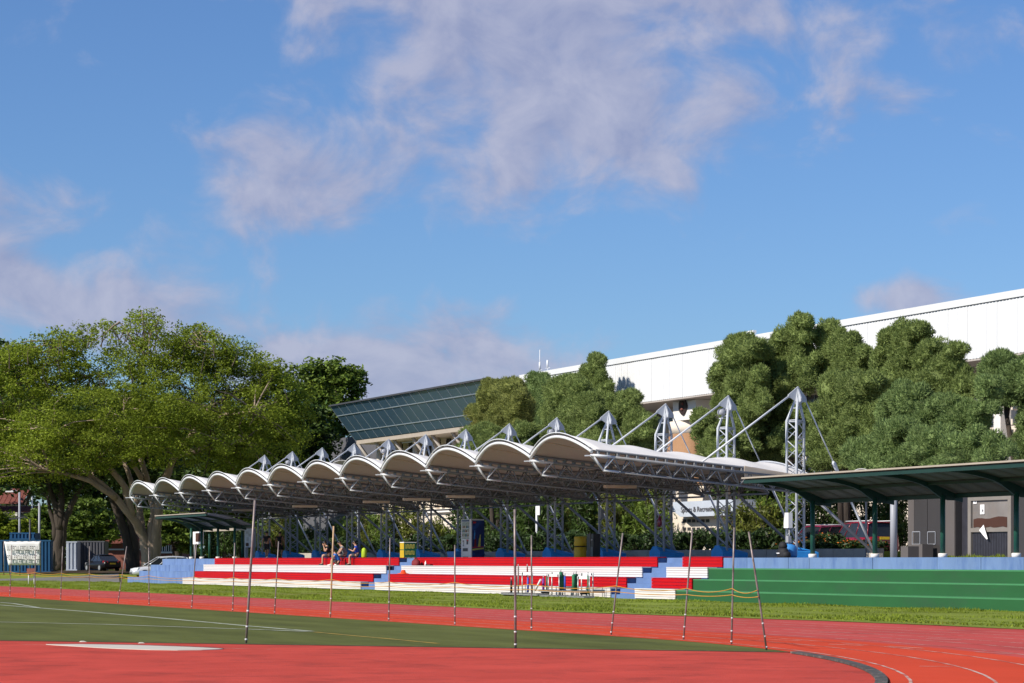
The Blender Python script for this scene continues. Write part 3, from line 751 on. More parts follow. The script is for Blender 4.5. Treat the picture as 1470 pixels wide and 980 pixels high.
    b = MB(); b.tube([(p.x, VM - .5, p.z), (p.x + .02, VM - .5, p.z - .5), (p.x - .1, VM - .52, p.z - .9)], .03, 6); b.box(p.x - .1, p.x + .1, VM - .6, VM - .45, p.z - .62, p.z - .35); b.build('conduit', 'grey', eb)
    # a grey box on mast 9 and mast 2
    for i, zz in ((9, 3.9), (2, 3.85)):
        b = MB(); b.box(UI(i) - .1, UI(i) + .2, VM - .52, VM - .36, zz - .3, zz + .15)
        o = tag(b.build('meter_box', 'grey', loc=(UI(i), VM - .45, zz)), 'small grey meter box on the mast beside the yellow bin' if i == 9 else 'small pale meter box on the third mast from the far end', 'meter box')
        b = MB(); b.tube([(UI(i) + .05, VM - .45, zz - .3), (UI(i) + .05, VM - .45, zz - 1.2)], .02, 5); b.build('conduit', 'grey', o)
build_masts()
# ================================================================ covered walkway shelters
def build_shelter(label, cols, u0, u1, m_sheet, vcol, extra_back=None):
    root = thing('shelter', label, 'shelter', ((u0 + u1) / 2, vcol, PZ))
    prof = []                                  # roof section: rises towards the field
    for t in np.linspace(0, 1, 13):
        dv = lerp(.75, -2.45, t)
        z = 3.62 + .81 * (1 - (1 - t) ** 1.75) - .02
        prof.append((dv, z))
    # roof sheets, one per panel width
    n = max(2, int(round((u1 - u0) / 1.05))); w = (u1 - u0) / n
    b = MB(); b.grid([[(x, vcol + dv, z + .09) for dv, z in prof] for x in (0.006, w - .006)]); me = b.mesh('roof_sheet', fix=False); me.materials.append(M[m_sheet])
    for k in range(n):
        o = link('roof_sheet', me, root); o.location = Vector((u0 + k * w, 0, 0)) - wloc(root); o.modifiers.new('thickness', 'SOLIDIFY').thickness = .035
    for o_dv, nm, rr in ((prof[-1], 'front_beam', .075), (prof[5], 'purlin', .055), (prof[1], 'rear_beam', .08)):
        b = MB(); b.box(u0, u1, vcol + o_dv[0] - rr * .6, vcol + o_dv[0] + rr * .6, o_dv[1] - rr * 1.1, o_dv[1] + rr * .6); b.build(nm, 'dgreenbeam', root)
    b = MB(); b.box(u0 - .03, u1 + .03, vcol + prof[-1][0] - .12, vcol + prof[-1][0] - .02, prof[-1][1] + .08, prof[-1][1] + .135); b.build('edge_trim', 'gutter', root)
    for u in cols:
        b = MB(); b.tube([(u, vcol, PZ), (u, vcol, 3.72)], .085, 10); c = b.build('column', 'dgreen', root)
        b = MB(); b.lathe((u, vcol, PZ - .01), [(.15, 0), (.15, .14), (.12, .15)], 12); b.build('column_base', 'creamlt', c)
        b = MB()
        pts = [(vcol + dv, z) for dv, z in prof]
        up = [(u - .04, y, z + .04) for y, z in pts]; dn = [(u - .04, y, z - .10 - .22 * math.exp(-((y - vcol) / .45) ** 2)) for y, z in pts]
        for j in range(len(pts) - 1):
            b.prism([up[j], up[j + 1], dn[j + 1], dn[j]], (.08, 0, 0))
        b.build('rib', 'dgreenbeam', c)
    return root
vcr = 45.62
cols_r = [U(1166.6, vcr), U(1256, vcr), U(1353.4, vcr), U(1459, vcr)]; sp = cols_r[3] - cols_r[2]
cols_r += [cols_r[3] + sp, cols_r[3] + 2 * sp]
build_shelter('dark green shelter with curved brown roof sheets beside the metal clad building', cols_r, U(1070, 43.2), cols_r[-1] + 1, 'sheet', vcr)
vcl = 46.2
cols_l = [U(274.5, vcl), U(289.6, vcl), U(313, vcl), U(337, vcl)]
build_shelter('smaller dark green shelter with blue grey roof at the far end of the stand', cols_l, U(226, 43.8), cols_l[-1] + 2.2, 'sheetblue', vcl)
# ================================================================ sports hall
def text_mesh(body, size, name, m, parent, center, xdir, extrude=.01, width=None):
    cu = bpy.data.curves.new('lettering', 'FONT'); cu.body = body; cu.size = size; cu.extrude = extrude; cu.align_x = 'CENTER'; cu.align_y = 'CENTER'
    o = bpy.data.objects.new('lettering', cu); COL.objects.link(o)
    me = bpy.data.meshes.new_from_object(o.evaluated_get(bpy.context.evaluated_depsgraph_get()))
    bpy.data.objects.remove(o); bpy.data.curves.remove(cu)
    xs = [v.co.x for v in me.vertices]; sx = (width / (max(xs) - min(xs))) if width else 1
    xd = Vector(xdir).normalized(); nrm = Vector((xd.y, -xd.x, 0)); off = wloc(parent)
    for v in me.vertices:
        p = Vector(center) + xd * v.co.x * sx + Vector((0, 0, 1)) * v.co.y + nrm * v.co.z; v.co = p - off
    me.materials.clear(); me.materials.append(M[m])
    return link(name, me, parent)
def build_hall():
    VB = 80.0
    ul, ur = U(748, VB), -72.0
    zt = 16.45; zb = 12.98
    root = thing('sports_hall', 'long white metal clad sports hall with deep overhanging upper storey behind the conifers', 'building', ((ul + ur) / 2, VB, 1.6))
    n = int((ur - ul) / 1.0); w = (ur - ul) / n
    # one cladding sheet with raised ribs
    b = MB(); pts = []
    for k in range(3):
        x = w * k / 3; pts += [(x + .004, 0), (x + .20, 0), (x + .235, -.045), (x + .295, -.045), (x + w / 3 - .004, 0)]
    b.grid([[(x, y, 0) for x, y in pts], [(x, y, zt - zb - .45) for x, y in pts]], smooth=False)
    me = b.mesh('cladding_sheet', fix=False); me.materials.append(M['wallw'])
    for k in range(n):
        o = link('cladding_sheet', me, root); o.location = Vector((ul + k * w, VB - .03 + RNG.uniform(-.006, .006), zb)) - wloc(root)
    b = MB(); b.box(ul, ur, VB, VB + 45, zb + .02, zt - .45); b.build('upper_storey', 'wallw', root)
    b = MB(); b.box(ul - .1, ur, VB - .14, VB + 45, zt - .40, zt); b.build('parapet', 'parapet', root)
    b = MB(); b.box(ul, ur, VB - .03, VB + 44.9, zt - .46, zt - .39); b.build('gutter', 'grey', root)
    b = MB(); b.box(ul, ur, VB - .02, VB + 4.5, zb - .12, zb + .018); b.build('soffit', 'soffit', root)
    # set-back storeys with dark glazing, bands and columns
    b = MB(); b.box(ul, ur, VB + 4.5, VB + 45, 1.5, zb - .1); b.build('wall', 'cream', root)
    x = ul + 1
    while x < ur - 4:
        for (z0, z1) in ((10.6, 12.6), (7.4, 9.2)):
            b = MB(); b.box(x, x + 3.4, VB + 4.42, VB + 4.499, z0, z1); fr = b.build('window', 'darkwin', root)
            b = MB()
            for q in (0, 1.1, 2.25, 3.34): b.box(x + q, x + q + .06, VB + 4.36, VB + 4.415, z0, z1)
            b.build('window_frame', 'mullion', fr)
        x += 4.2
    for px in (905, 1440):
        c = P(px, 700, VB + 1); b = MB(); b.box(c.x - .35, c.x + .35, VB + .6, VB + 1.3, 1.5, zb - .13); b.build('column', 'creamlt', root)
    # louvre bank at the near end
    c0, c1 = U(1446, VB + 2), U(1475, VB + 2)
    for k in range(9):
        b = MB(); b.box(c0, c1 + 6, VB + 2, VB + 2.5, 5.0 + k * .85, 5.32 + k * .85); b.build('louvre', 'cream', root)
    # entrance pier with dark oval crest and tan fluted base
    pl, pr = P(952, 0, VB + 1.2).x, P(1001, 0, VB + 1.2).x
    y0 = VB + .9; z0 = P(960, 603, VB).z; 
    cx = (pl + pr) / 2
    xa, xb_ = P(966, 0, y0).x, P(1000, 0, y0 + 1).x
    b = MB(); b.hexa([(xa, y0, z0), (xa + 3.6, y0, z0), (xa + 3.6, y0 + 6, z0), (xa, y0 + 6, z0), (xa, y0, zb - .14), (xa + 3.6, y0, zb - .14), (xa + 3.6, y0 + 6, zb - .14), (xa, y0 + 6, zb - .14)])
    pier = b.build('pier', 'creamlt', root)
    cr = P(981.5, 583, y0)
    b = MB()
    ring = []
    for j in range(18):
        t = 2 * math.pi * j / 18; ring.append((cr.x + .62 * (1 + .07 * math.cos(5 * t)) * math.cos(t) , y0 - .012, cr.z + .60 * math.sin(t) * (1 + .08 * math.cos(4 * t))))
    b.prism(ring, (0, -.10, 0)); crest = b.build('crest', 'bronze', pier)
    b = MB(); b.lathe((cr.x, y0 - .12, cr.z - .22), [(.05, -.1), (.16, 0), (.05, .12)], 8); b.lathe((cr.x + .06, y0 - .12, cr.z + .16), [(.04, -.1), (.13, 0), (.04, .1)], 8); b.build('crest_relief', 'tile', crest)
    b = MB(); n_ = 24; rows = []
    zs = [z0 - .02, z0 - 1.0, z0 - 2.2, z0 - 3.4, z0 - 4.6]
    fl = [0, .06, .20, .42, .75]
    for z, f in zip(zs, fl):
        row = []
        for j in range(n_ + 1):
            t = j / n_; ang = math.pi * (1 + t)
            row.append((cx - .3 + (1.8 + f) * math.cos(ang), y0 + 1.0 + (1.05 + f) * math.sin(ang), z))
        rows.append(row)
    b.grid(rows); b.build('fluted_base', 'tan', root)
    b = MB(); b.lathe((cx - .3, y0 + 1.0, z0 - .9), [(1.86, 0), (1.86, .88)], 24, sy=.6); b.build('neck_ring', 'cream', root)
    # sign box with the centre's name
    vs = 61.6
    sx0, sx1 = U(966, vs), U(1047, vs); za, zb2 = P(1000, 741, vs).z, P(1000, 719, vs).z
    b = MB(); b.hexa([(sx0 + .9, vs, za), (sx1 + .4, vs, za), (sx1 + .4, vs + 1.4, za), (sx0 + .9, vs + 1.4, za), (sx0, vs, za + .35), (sx1 + .4, vs, za + .35), (sx1 + .4, vs + 1.4, za + .35), (sx0, vs + 1.4, za + .35)])
    b.box(sx0, sx1 + .4, vs, vs + 1.4, za + .352, zb2)
    sg = tag(b.build('name_sign', 'contw', loc=((sx0 + sx1) / 2, vs, za)), 'white sign box with dark letters hanging over the cream vent wall', 'sign')
    cc = P(1013, 730.5, vs); text_mesh('Sports & Recreation Centre', .40, 'lettering', 'letter', sg, (cc.x, vs - .03, cc.z), (1, 0, 0), width=U(1046, vs) - U(975, vs) )
    vw = 62.3; wx0, wx1 = U(962, vw), U(1056, vw)
    vr = thing('vent_wall', 'cream wall pierced by two rows of small vents below the white sign box', 'wall', ((wx0 + wx1) / 2, vw, 1.6))
    b = MB(); b.box(wx0 + .3, wx1 + 2, vw, vw + .3, 1.58, za + .3); b.build('wall', 'cream', vr)
    for r_, py in enumerate((747.5, 759)):
        for k in range(7 if r_ else 6):
            p = P(983 + k * 6.6, py, vw); b = MB(); b.box(p.x - .19, p.x + .19, vw - .03, vw + .05, p.z - .08, p.z + .08); b.build('vent', 'dark', vr)
    # cream ground floor wing further along, and small antennas and a camera on the roof
    vg = 78.0; gx0, gx1 = U(560, vg), U(676, vg)
    wg = thing('low_wing', 'sunlit cream low wing seen under the canopy between the shrubs', 'building', ((gx0 + gx1) / 2, vg, 1.6))
    b = MB(); b.box(gx0, gx1, vg, vg + 6, 1.58, 5.6); b.build('wall', 'cream', wg)
    b = MB(); b.box(gx0 - .2, gx1 + .2, vg - .3, vg + 6, 5.61, 5.9); b.build('roof_slab', 'creamlt', wg)
    vd = 74.0; dx0, dx1 = U(690, vd), U(742, vd)
    wd = thing('blue_kiosk', 'dark blue kiosk with pale framed panels behind the vending machine', 'kiosk', ((dx0 + dx1) / 2, vd, 1.6))
    b = MB(); b.box(dx0, dx1, vd, vd + 2, 1.58, 4.1); b.build('body', 'bluedoor', wd)
    for k in range(5):
        q = dx0 + (dx1 - dx0) * (k + .5) / 5
        b = MB(); b.box(q - .55, q + .55, vd - .05, vd - .003, 2.95, 3.9); b.build('panel', 'signblue' if k in (0, 3) else 'bluedoor', wd)
        b = MB(); b.box(q - .62, q + .62, vd - .09, vd - .052, 2.82, 2.93); b.build('rail', 'mullion', wd)
        b = MB(); b.box(q + .60, q + .68, vd - .09, vd - .003, 1.7, 4.0); b.build('post', 'mullion', wd)
    for (px, pyb, pyt, nm) in ((775, 533, 502, 'tall thin whip antenna with a white base tube on the hall roof corner'), (786, 530, 520, 'short stub antenna with a white pod on the hall roof corner')):
        p = P(px, pyb, VB + 2); q = P(px, pyt, VB + 2)
        b = MB(); b.tube([(p.x, p.y, zt - .05), (p.x, p.y, q.z)], .035, 6); b.tube([(p.x, p.y, p.z + .15), (p.x, p.y, p.z + .75)], .09, 8)
        b.tube([(p.x - .5, p.y, p.z + .1), (p.x + .5, p.y, p.z + .1)], .025, 5)
        tag(b.build('antenna', 'steelw', loc=(p.x, p.y, zt)), nm, 'antenna')
    p = P(1080, 478, VB + 1); b = MB(); b.tube([(p.x, p.y, zt - .05), (p.x, p.y, p.z)], .05, 6); pc = b.build('security_camera', 'grey', loc=(p.x, p.y, zt)); tag(pc, 'small white camera on a stub post at the hall roof edge above the conifers', 'camera')
    b = MB(); b.box(p.x - .55, p.x + .35, p.y - .12, p.y + .12, p.z - .05, p.z + .17); b.build('camera_housing', 'white', pc)
build_hall()
def build_glass():
    vt, vb = 77.5, 80.0
    b0 = P(510, 632, vb); zb = b0.z; u0 = b0.x; zt = zb + 3.15; u1 = P(694, 545, vt).x
    root = thing('glass_building', 'building with a blue glass front that leans outwards above pale columns', 'building', ((u0 + u1) / 2, vb, 1.6))
    n = 18; w = (u1 - u0) / n; hs = [0, .255, .72, 1.0]
    def pt(x, t): return Vector((x, vb + (vt - vb) * t, zb + (zt - zb) * t))
    for r in range(3):
        t0, t1 = hs[r] + .008, hs[r + 1] - .008
        b = MB(); b.prism([pt(.03, t0), pt(w - .03, t0), pt(w - .03, t1), pt(.03, t1)], (0, .04, .03)); me = b.mesh('pane'); me.materials.append(M['glass'])
        for k in range(n):
            o = link('pane', me, root); o.location = Vector((u0 + k * w, RNG.uniform(-.012, .012), 0)) - wloc(root)
            o.rotation_euler.z = 0
    b = MB()
    for k in range(n + 1):
        x = u0 + k * w; b.prism([pt(x - .02, 0), pt(x + .02, 0), pt(x + .02, 1), pt(x - .02, 1)], (0, -.02, -.015))
    b.build('upright_mullion', 'mullion', root)
    b = MB()
    for t in hs[1:3]: b.prism([pt(u0, t - .008), pt(u1, t - .008), pt(u1, t + .008), pt(u0, t + .008)], (0, -.03, -.02))
    b.build('cross_mullion', 'mullion', root)
    # body behind the glass with its sloping end, roof edge, near return
    b = MB(); b.hexa([(u0 + .01, vb + .1, zb), (u1, vb + .1, zb), (u1, vb + 12, zb), (u0 + .01, vb + 12, zb), (u0 + .01, vt + .1, zt - .02), (u1, vt + .1, zt - .02), (u1, vb + 12, zt - .02), (u0 + .01, vb + 12, zt - .02)]); b.build('glazed_volume', 'glass', root)
    b = MB(); b.box(u0 - .15, u1 + .15, vt - .12, vb + 12, zt + .003, zt + .14); b.build('roof_edge', 'dark', root)
    b = MB(); b.box(u0 + .2, u1 + .1, vb + .05, vb + 3.0, zb - .38, zb - .01); b.build('soffit_band', 'gutter', root)
    b = MB(); b.box(u1 + .02, u1 + .25, vt + .5, vb + 10, zb - 1, zt - .03); b.build('return_wall', 'glass', root)
    # recessed storey: slate end, dark windows, round columns, raking struts
    b = MB(); b.box(u0 + .2, u1, vb + 3.0, vb + 12, 1.5, zb - .39); b.build('wall', 'cream', root)
    us = u0 + .3
    b = MB(); b.box(u0 - 24, u0 - .02, vb + 2.65, vb + 2.95, zb - .41, zb + .8); b.build('slate_wall', 'slate', root)
    b = MB(); b.box(u0 - 24, us, vb + 2.6, vb + 2.99, 1.5, zb - .4); b.build('slate_wall', 'slate', root)
    x = us + .4; k = 0
    while x < u1 - 3:
        b = MB(); b.box(x + .9, x + 4.3, vb + 2.93, vb + 2.995, zb - 2.9, zb - .5); wd = b.build('window', 'darkwin', root)
        b = MB()
        for q in (1.9, 3.1): b.box(x + q, x + q + .07, vb + 2.88, vb + 2.925, zb - 2.9, zb - .5)
        b.build('window_frame', 'dark', wd)
        b = MB(); b.tube([(x + .2, vb + 2.2, 1.5), (x + .2, vb + 2.2, zb - .39)], .36, 14); b.build('column', 'cream', root)
        b = MB(); b.tube([(x - .9, vb + .3, zb - .2), (x - .9, vb + 2.75, zb - 3.4)], .16, 8); b.build('strut', 'soffit', root)
        x += 4.9; k += 1
build_glass()
# ================================================================ metal clad building by the near shelter
def build_clad():
    v = 55.5; x0 = U(1303, v); x1 = U(1370, v)
    root = thing('clad_building', 'low grey metal clad building with a boarded glass door behind the green shelter', 'building', ((x0 + x1) / 2, v, PZ))
    zt = 5.0
    b = MB(); b.box(x0 + .05, x1 - .03, v + .06, v + 8, PZ - .02, zt - .02); b.build('core_wall', 'panelgrey', root)
    cuts = [1303, 1312, 1331, 1355, 1370]
    for a, c, m in zip(cuts[:-1], cuts[1:], ('panelbeige', 'panelgrey', 'panelgrey', 'panelbeige')):
        b = MB(); b.box(U(a, v) + .012, U(c, v) - .012, v + RNG.uniform(0, .02), v + .055, PZ, zt); b.build('wall_panel', m, root)
    b = MB(); b.box(x1 - .025, x1 + .01, v + .05, v + .36, PZ, zt); b.build('wall_panel', 'panelgrey', root)
    v2 = v + .35; xd0, xd1 = U(1391, v2), U(1453, v2); xe = xd1 + 14
    b = MB(); b.box(x1 + .012, xd0, v2, v2 + .06, PZ, zt); b.build('wall_panel', 'doordark', root)
    b = MB(); b.box(xd1, xd1 + 1.2, v2 - .0, v2 + .06, PZ, zt); b.build('wall_panel', 'panelgrey', root)
    b = MB(); b.box(xd1 + 1.22, xe, v2, v2 + .06, PZ, zt); b.build('wall_panel', 'doordark', root)
    b = MB(); b.box(x1, xe, v2 + .3, v2 + 8, PZ - .02, zt); b.build('core_wall', 'panelgrey', root)
    b = MB(); b.box(x0 - .1, xe, v - .15, v + 9, zt + .003, zt + .2); b.build('roof_slab', 'grey', root)
    # service hatch outlines
    for (a, c, t, d) in ((1310, 1321, 763, 781), (1332, 1343, 763, 781)):
        p, q = P(a, d, v), P(c, t, v); b = MB(); e = .015
        b.box(p.x, q.x, v - .018, v - .006, q.z - e, q.z + e); b.box(p.x, q.x, v - .018, v - .006, p.z - e, p.z + e); b.box(p.x - e, p.x + e, v - .018, v - .006, p.z, q.z); b.box(q.x - e, q.x + e, v - .018, v - .006, p.z, q.z)
        b.build('hatch_frame', 'grey', root)
    # door: frame, panes, paper, slatted lower leaves
    dz = P(1420, 760, v2).z; top = P(1420, 712, v2).z
    fr = MB(); fr.box(xd0, xd0 + .22, v2 - .06, v2 + .1, PZ, top); fr.box(xd1 - .22, xd1, v2 - .06, v2 + .1, PZ, top); fr.box(xd0 + .22, xd1 - .22, v2 - .06, v2 + .1, top - .16, top); fr.box(xd0 + .22, xd1 - .22, v2 - .055, v2 + .1, dz - .09, dz + .07)
    door = fr.build('door', 'doorframe', root)
    b = MB(); b.box(xd0 + .22, xd1 - .22, v2 + .03, v2 + .06, dz + .07, top - .16); b.build('upper_pane', 'milky', door)
    p0, p1 = P(1397, 757, v2), P(1445, 741, v2)
    b = MB(); xs = np.linspace(p0.x, p1.x, 9)
    b.prism([(x, v2 + .025, p0.z + .03 * math.sin(k * 2.1)) for k, x in enumerate(xs)] + [(x, v2 + .025, p1.z - .08 + .01 * k + .03 * math.sin(k * 1.3)) for k, x in reversed(list(enumerate(xs)))], (0, -.012, 0)); b.build('brown_paper', 'brownpaper', door)
    wl = (xd1 - xd0 - .44) / 2
    for k in range(2):
        a = xd0 + .22 + k * wl
        b = MB(); b.box(a + .02, a + wl - .02, v2 + .03, v2 + .07, PZ + .03, dz - .09); leaf = b.build('door_leaf', 'doordark', door)
    sl = MB()
    for k in range(22):
        a = xd0 + .27 + k * (xd1 - xd0 - .54) / 22; sl.box(a, a + .07, v2 + .012, v2 + .028, PZ + .1, dz - .15)
    sl.build('door_slats', 'doordark', door)
    for (a, t, c, d, lb) in ((1397, 715, 1402, 723, 'small paper notice high on the milky glass door'), (1407, 724, 1413, 738, 'tall paper notice with a grey picture on the milky glass door')):
        p, q = P(a, d, v2), P(c, t, v2); b = MB(); b.box(p.x, q.x, v2 - .0, v2 + .012, p.z, q.z)
        o = tag(b.build('paper_notice', 'paper', loc=((p.x + q.x) / 2, v2, p.z)), lb, 'notice')
        w_, h_ = q.x - p.x, q.z - p.z
        b = MB(); b.box(p.x + w_ * .2, q.x - w_ * .2, v2 - .006, v2 - .001, p.z + h_ * .72, p.z + h_ * .78); b.box(p.x + w_ * .45, q.x - w_ * .2, v2 - .006, v2 - .001, p.z + h_ * .25, p.z + h_ * .5); b.build('print', 'letter', o)
    # torn white cloth
    vv = v2 - .12; c = [P(1405.5, 761, vv), P(1412, 753, vv), P(1414, 760, vv), P(1418, 773.5, vv), P(1416, 774, vv)]
    b = MB(); b.prism([Vector((p.x, vv, p.z)) for p in c], (.03, -.02, 0)); tag(b.build('torn_cloth', 'paper', loc=(c[1].x, vv, c[1].z)), 'torn white scrap hanging in front of the boarded door', 'cloth')
    for (a, c, t, vvv, lb) in ((1293, 1303.5, 784, 53.5, 'beige box standing at the corner beside the red car'), (1310, 1324, 781, 54.8, 'beige block standing against the metal wall panels')):
        b = MB(); b.box(U(a, vvv), U(c, vvv), vvv, vvv + .5, PZ, P(a, t, vvv).z); tag(b.build('beige_box', 'panelbeige', loc=(U(a, vvv), vvv, PZ)), lb, 'box')
    # tufts of weeds
    n = 500; x = RNG.uniform(x1 - 1, xd1, n); c = np.stack([x, np.full(n, v2 - .15) - RNG.uniform(0, .3, n), np.full(n, PZ)], 1); d = RNG.normal(size=c.shape) * .4; d[:, 2] = 1
    vts, f = blades(c, unit(d), np.full((n, 1), .12) * (0.4 + np.abs(np.sin(x * 1.7)))[:, None], .02)
    tag(np_mesh('weeds', vts, f, 'blade', loc=(x1, v2, PZ)), 'weeds sprouting along the foot of the metal clad wall', 'weeds', kind='stuff')
    # thick grey post in front
    vp = 51.0; p = P(1283, 800, vp); b = MB(); b.tube([(p.x, vp, PZ), (p.x, vp, 4.3)], .135, 14); o = tag(b.build('steel_post', 'grey', loc=(p.x, vp, PZ)), 'thick plain grey post between the red car and the shelter', 'post')
    b = MB(); b.box(p.x - .30, p.x - .12, vp - .1, vp + .05, 3.85, 4.2); b.build('bracket', 'grey', o)
build_clad()
# ================================================================ planter with hedge (walls only; plants come later)
def build_planter():
    v = 57.6; xs = [880, 905, 930, 956, 985, 1012, 1040, 1070, 1100, 1130, 1168, 1196, 1225, 1262]
    root = thing('planter', 'low weathered concrete planter wall along the back of the platform', 'planter', (U(1050, v), v, PZ))
    vv = 56.9; xs0 = [430, 470, 505, 540, 575, 610, 640, 680, 710, 740, 775, 805, 840] + xs
    for a, c in zip(xs0[:-1], xs0[1:]):
        b = MB(); b.box(U(a, vv) + .012, U(c, vv) - .012, vv + RNG.uniform(0, .015), vv + .25, PZ - .02, PZ + .42 + RNG.uniform(-.01, .01)); b.build('wall_block', 'conc', root)
    b = MB(); b.box(U(430, vv), U(1262, vv), vv + .24, vv + 2.2, PZ - .05, PZ + .3); b.build('soil', 'earth', root)
build_planter()
# ================================================================ things on the platform
def platform_things():
    # vending machine
    v = 49.5; x0 = U(662, v); x1 = U(676.5, v); z1 = P(668, 745, v).z; d = .74
    r = thing('vending_machine', 'tall vending machine with white front and dark blue bottle print on its side', 'vending machine', ((x0 + x1) / 2, v, PZ))
    b = MB(); b.box(x0, x1 - .02, v + .05, v + d, PZ + .02, z1); b.build('body', 'vendw', r)
    fr = MB(); fr.box(x0, x1, v, v + .045, PZ + .02, z1); front = fr.build('front_door', 'vendw', r)
    w = x1 - x0
    b = MB(); b.box(x0 + .12 * w, x0 + .80 * w, v - .012, v - .002, PZ + 1.03, z1 - .16); win = b.build('display_window', 'shelfglass', front)
    b = MB()
    for k in range(3): b.box(x0 + .13 * w, x0 + .79 * w, v - .02, v - .013, PZ + 1.12 + .22 * k, PZ + 1.14 + .22 * k)
    b.build('shelf', 'white', win)
    cols = ['bagred', 'beige', 'binegreen', 'bluedoor', 'tan']
    for k in range(3):
        for j in range(5):
            b = MB(); c = x0 + (.2 + .125 * j) * w; b.box(c - .035, c + .035, v - .022, v - .014, PZ + 1.145 + .22 * k, PZ + 1.27 + .22 * k); b.build('drink_bottle', cols[(j + 2 * k) % 5], win)
    b = MB(); b.box(x0 + .1 * w, x0 + .8 * w, v - .014, v - .003, z1 - .13, z1 - .04); b.build('header_strip', 'vendb', front)
    text_mesh('2', .44, 'digit', 'letter', front, (x0 + .24 * w, v - .01, PZ + .78), (1, 0, 0), .006)
    b = MB(); b.box(x0 + .56 * w, x0 + .70 * w, v - .02, v - .003, PZ + .74, PZ + 1.0); b.build('coin_panel', 'dark', front)
    b = MB(); b.box(x0 + .60 * w, x0 + .74 * w, v - .026, v - .021, PZ + .92, PZ + .99); b.build('button', 'redpart', front)
    b = MB(); b.box(x0 + .18 * w, x0 + .66 * w, v - .015, v - .003, PZ + .38, PZ + .54); b.build('outlet_flap', 'dark', front)
    b = MB(); b.box(x0 + .18 * w, x0 + .7 * w, v - .012, v - .003, PZ + .05, PZ + .09); b.build('floor_vent', 'dark', front)
    b = MB(); b.box(x1 - .018, x1 + .012, v + .05, v + d - .01, PZ + .04, z1 - .08); side = b.build('side_panel', 'vendb', r)
    xs = x1 + .013
    def bottle(y, z, h, m, tilt):
        b = MB(); pr = [(0, .1), (.0, .1), (.18, .1), (.24, .08), (.62, .08), (.74, .035), (.95, .035)]
        pts = [(y + (k * h) * tilt - wd * h, z + k * h) for k, wd in pr[1:]] + [(y + (k * h) * tilt + wd * h, z + k * h) for k, wd in reversed(pr[1:])]
        b.prism([(xs, a, c) for a, c in pts], (.006, 0, 0)); b.build('printed_bottle', m, side)
    bottle(v + .22, PZ + .62, .62, 'bagred', .02); bottle(v + .44, PZ + .62, .66, 'ytext', .10); bottle(v + .18, PZ + 1.0, .5, 'signblue', .03)
    b = MB(); b.prism([(xs, v + .06, PZ + .42), (xs, v + d - .05, PZ + .50), (xs, v + d - .05, PZ + .57), (xs, v + .06, PZ + .50)], (.006, 0, 0)); b.build('printed_band', 'ytext', side)
    b = MB(); b.prism([(xs, v + .06, PZ + .56), (xs, v + d - .05, PZ + .60), (xs, v + d - .05, PZ + .63), (xs, v + .06, PZ + .60)], (.006, 0, 0)); b.prism([(xs, v + .1, z1 - .24), (xs, v + .26, z1 - .22), (xs, v + .26, z1 - .14), (xs, v + .1, z1 - .14)], (.006, 0, 0)); b.build('printed_logo', 'redpart', side)
    # small blue bin left of it
    v = 50.2; b = MB(); c = P(655, 800, v); b.hexa([(c.x - .45, v - .3, PZ), (c.x + .45, v - .3, PZ), (c.x + .45, v + .3, PZ), (c.x - .45, v + .3, PZ), (c.x - .5, v - .34, PZ + .38), (c.x + .5, v - .34, PZ + .38), (c.x + .5, v + .34, PZ + .38), (c.x - .5, v + .34, PZ + .38)])
    o = tag(b.build('blue_tub', 'signblue', loc=(c.x, v, PZ)), 'bright blue tub standing against the vending machine', 'tub')
    # yellow two tier drum bin
    v = 50.0; c = P(833, 802, v); b = MB(); b.lathe((c.x, v, PZ), [(.29, 0), (.30, .03), (.30, .52), (.28, .54)], 18); r = tag(b.build('drum_bin', 'yellow', loc=(c.x, v, PZ)), 'yellow two tier drum bin beside the grey cabinet', 'bin')
    b = MB(); b.lathe((c.x, v, PZ), [(.265, .53), (.265, .60)], 18); b.build('gap_ring', 'black', r)
    b = MB(); b.lathe((c.x, v, PZ), [(.29, .595), (.30, .61), (.30, 1.0), (.27, 1.04)], 18); up = b.build('upper_drum', 'yellow', r)
    a = math.radians(-115); b = MB(); b.obox((c.x + .27 * math.cos(a), v + .27 * math.sin(a), 0), (-math.sin(a), math.cos(a)), .09, .04, PZ + .80, PZ + .90); b.build('mouth', 'binegreen', up)
    # grey cabinet
    v = 50.6; x0, x1 = U(842.5, v), U(860, v); x1 = x0 + .75; zt = P(850, 766, v).z
    b = MB(); b.box(x0, x1, v, v + .36, PZ, zt); r = tag(b.build('cabinet', 'panelgrey', loc=(x0, v, PZ)), 'grey metal cabinet standing between the yellow bin and a blue plinth', 'cabinet')
    b = MB(); b.box(x0 + .36, x0 + .40, v - .02, v - .003, PZ, zt + .08); b.build('edge_pipe', 'gutter', r)
    b = MB(); b.box(x1 - .30, x1 - .05, v - .016, v - .003, PZ + .1, PZ + .55); b.build('door', 'grey', r)
    b = MB(); b.box(x1 - .26, x1 - .1, v - .016, v - .003, PZ + .85, PZ + .92); b.build('plate', 'paper', r)
    # green and yellow recycling bin with lettering
    v = 46.6; x0 = U(574.5, v); x1 = x0 + .62; d = .66; z1 = P(585, 778, v).z
    r = thing('recycling_bin', 'green recycling bin with yellow lettering beside the stair top', 'bin', (x0, v, PZ))
    b = MB(); b.box(x0, x1, v, v + d, PZ + .01, z1 - .03); b.build('body', 'binegreen', r)
    b = MB(); b.box(x0 + .01, x1 - .01, v - .02, v - .002, PZ + .02, PZ + .44); b.box(x0 + .01, x1 - .01, v - .02, v - .002, PZ + .48, z1 - .05); b.build('front_panel', 'yellow', r)
    b = MB(); b.box(x0 - .02, x1 + .02, v - .02, v + d + .02, z1 - .028, z1 + .01); b.build('lid', 'paper', r)
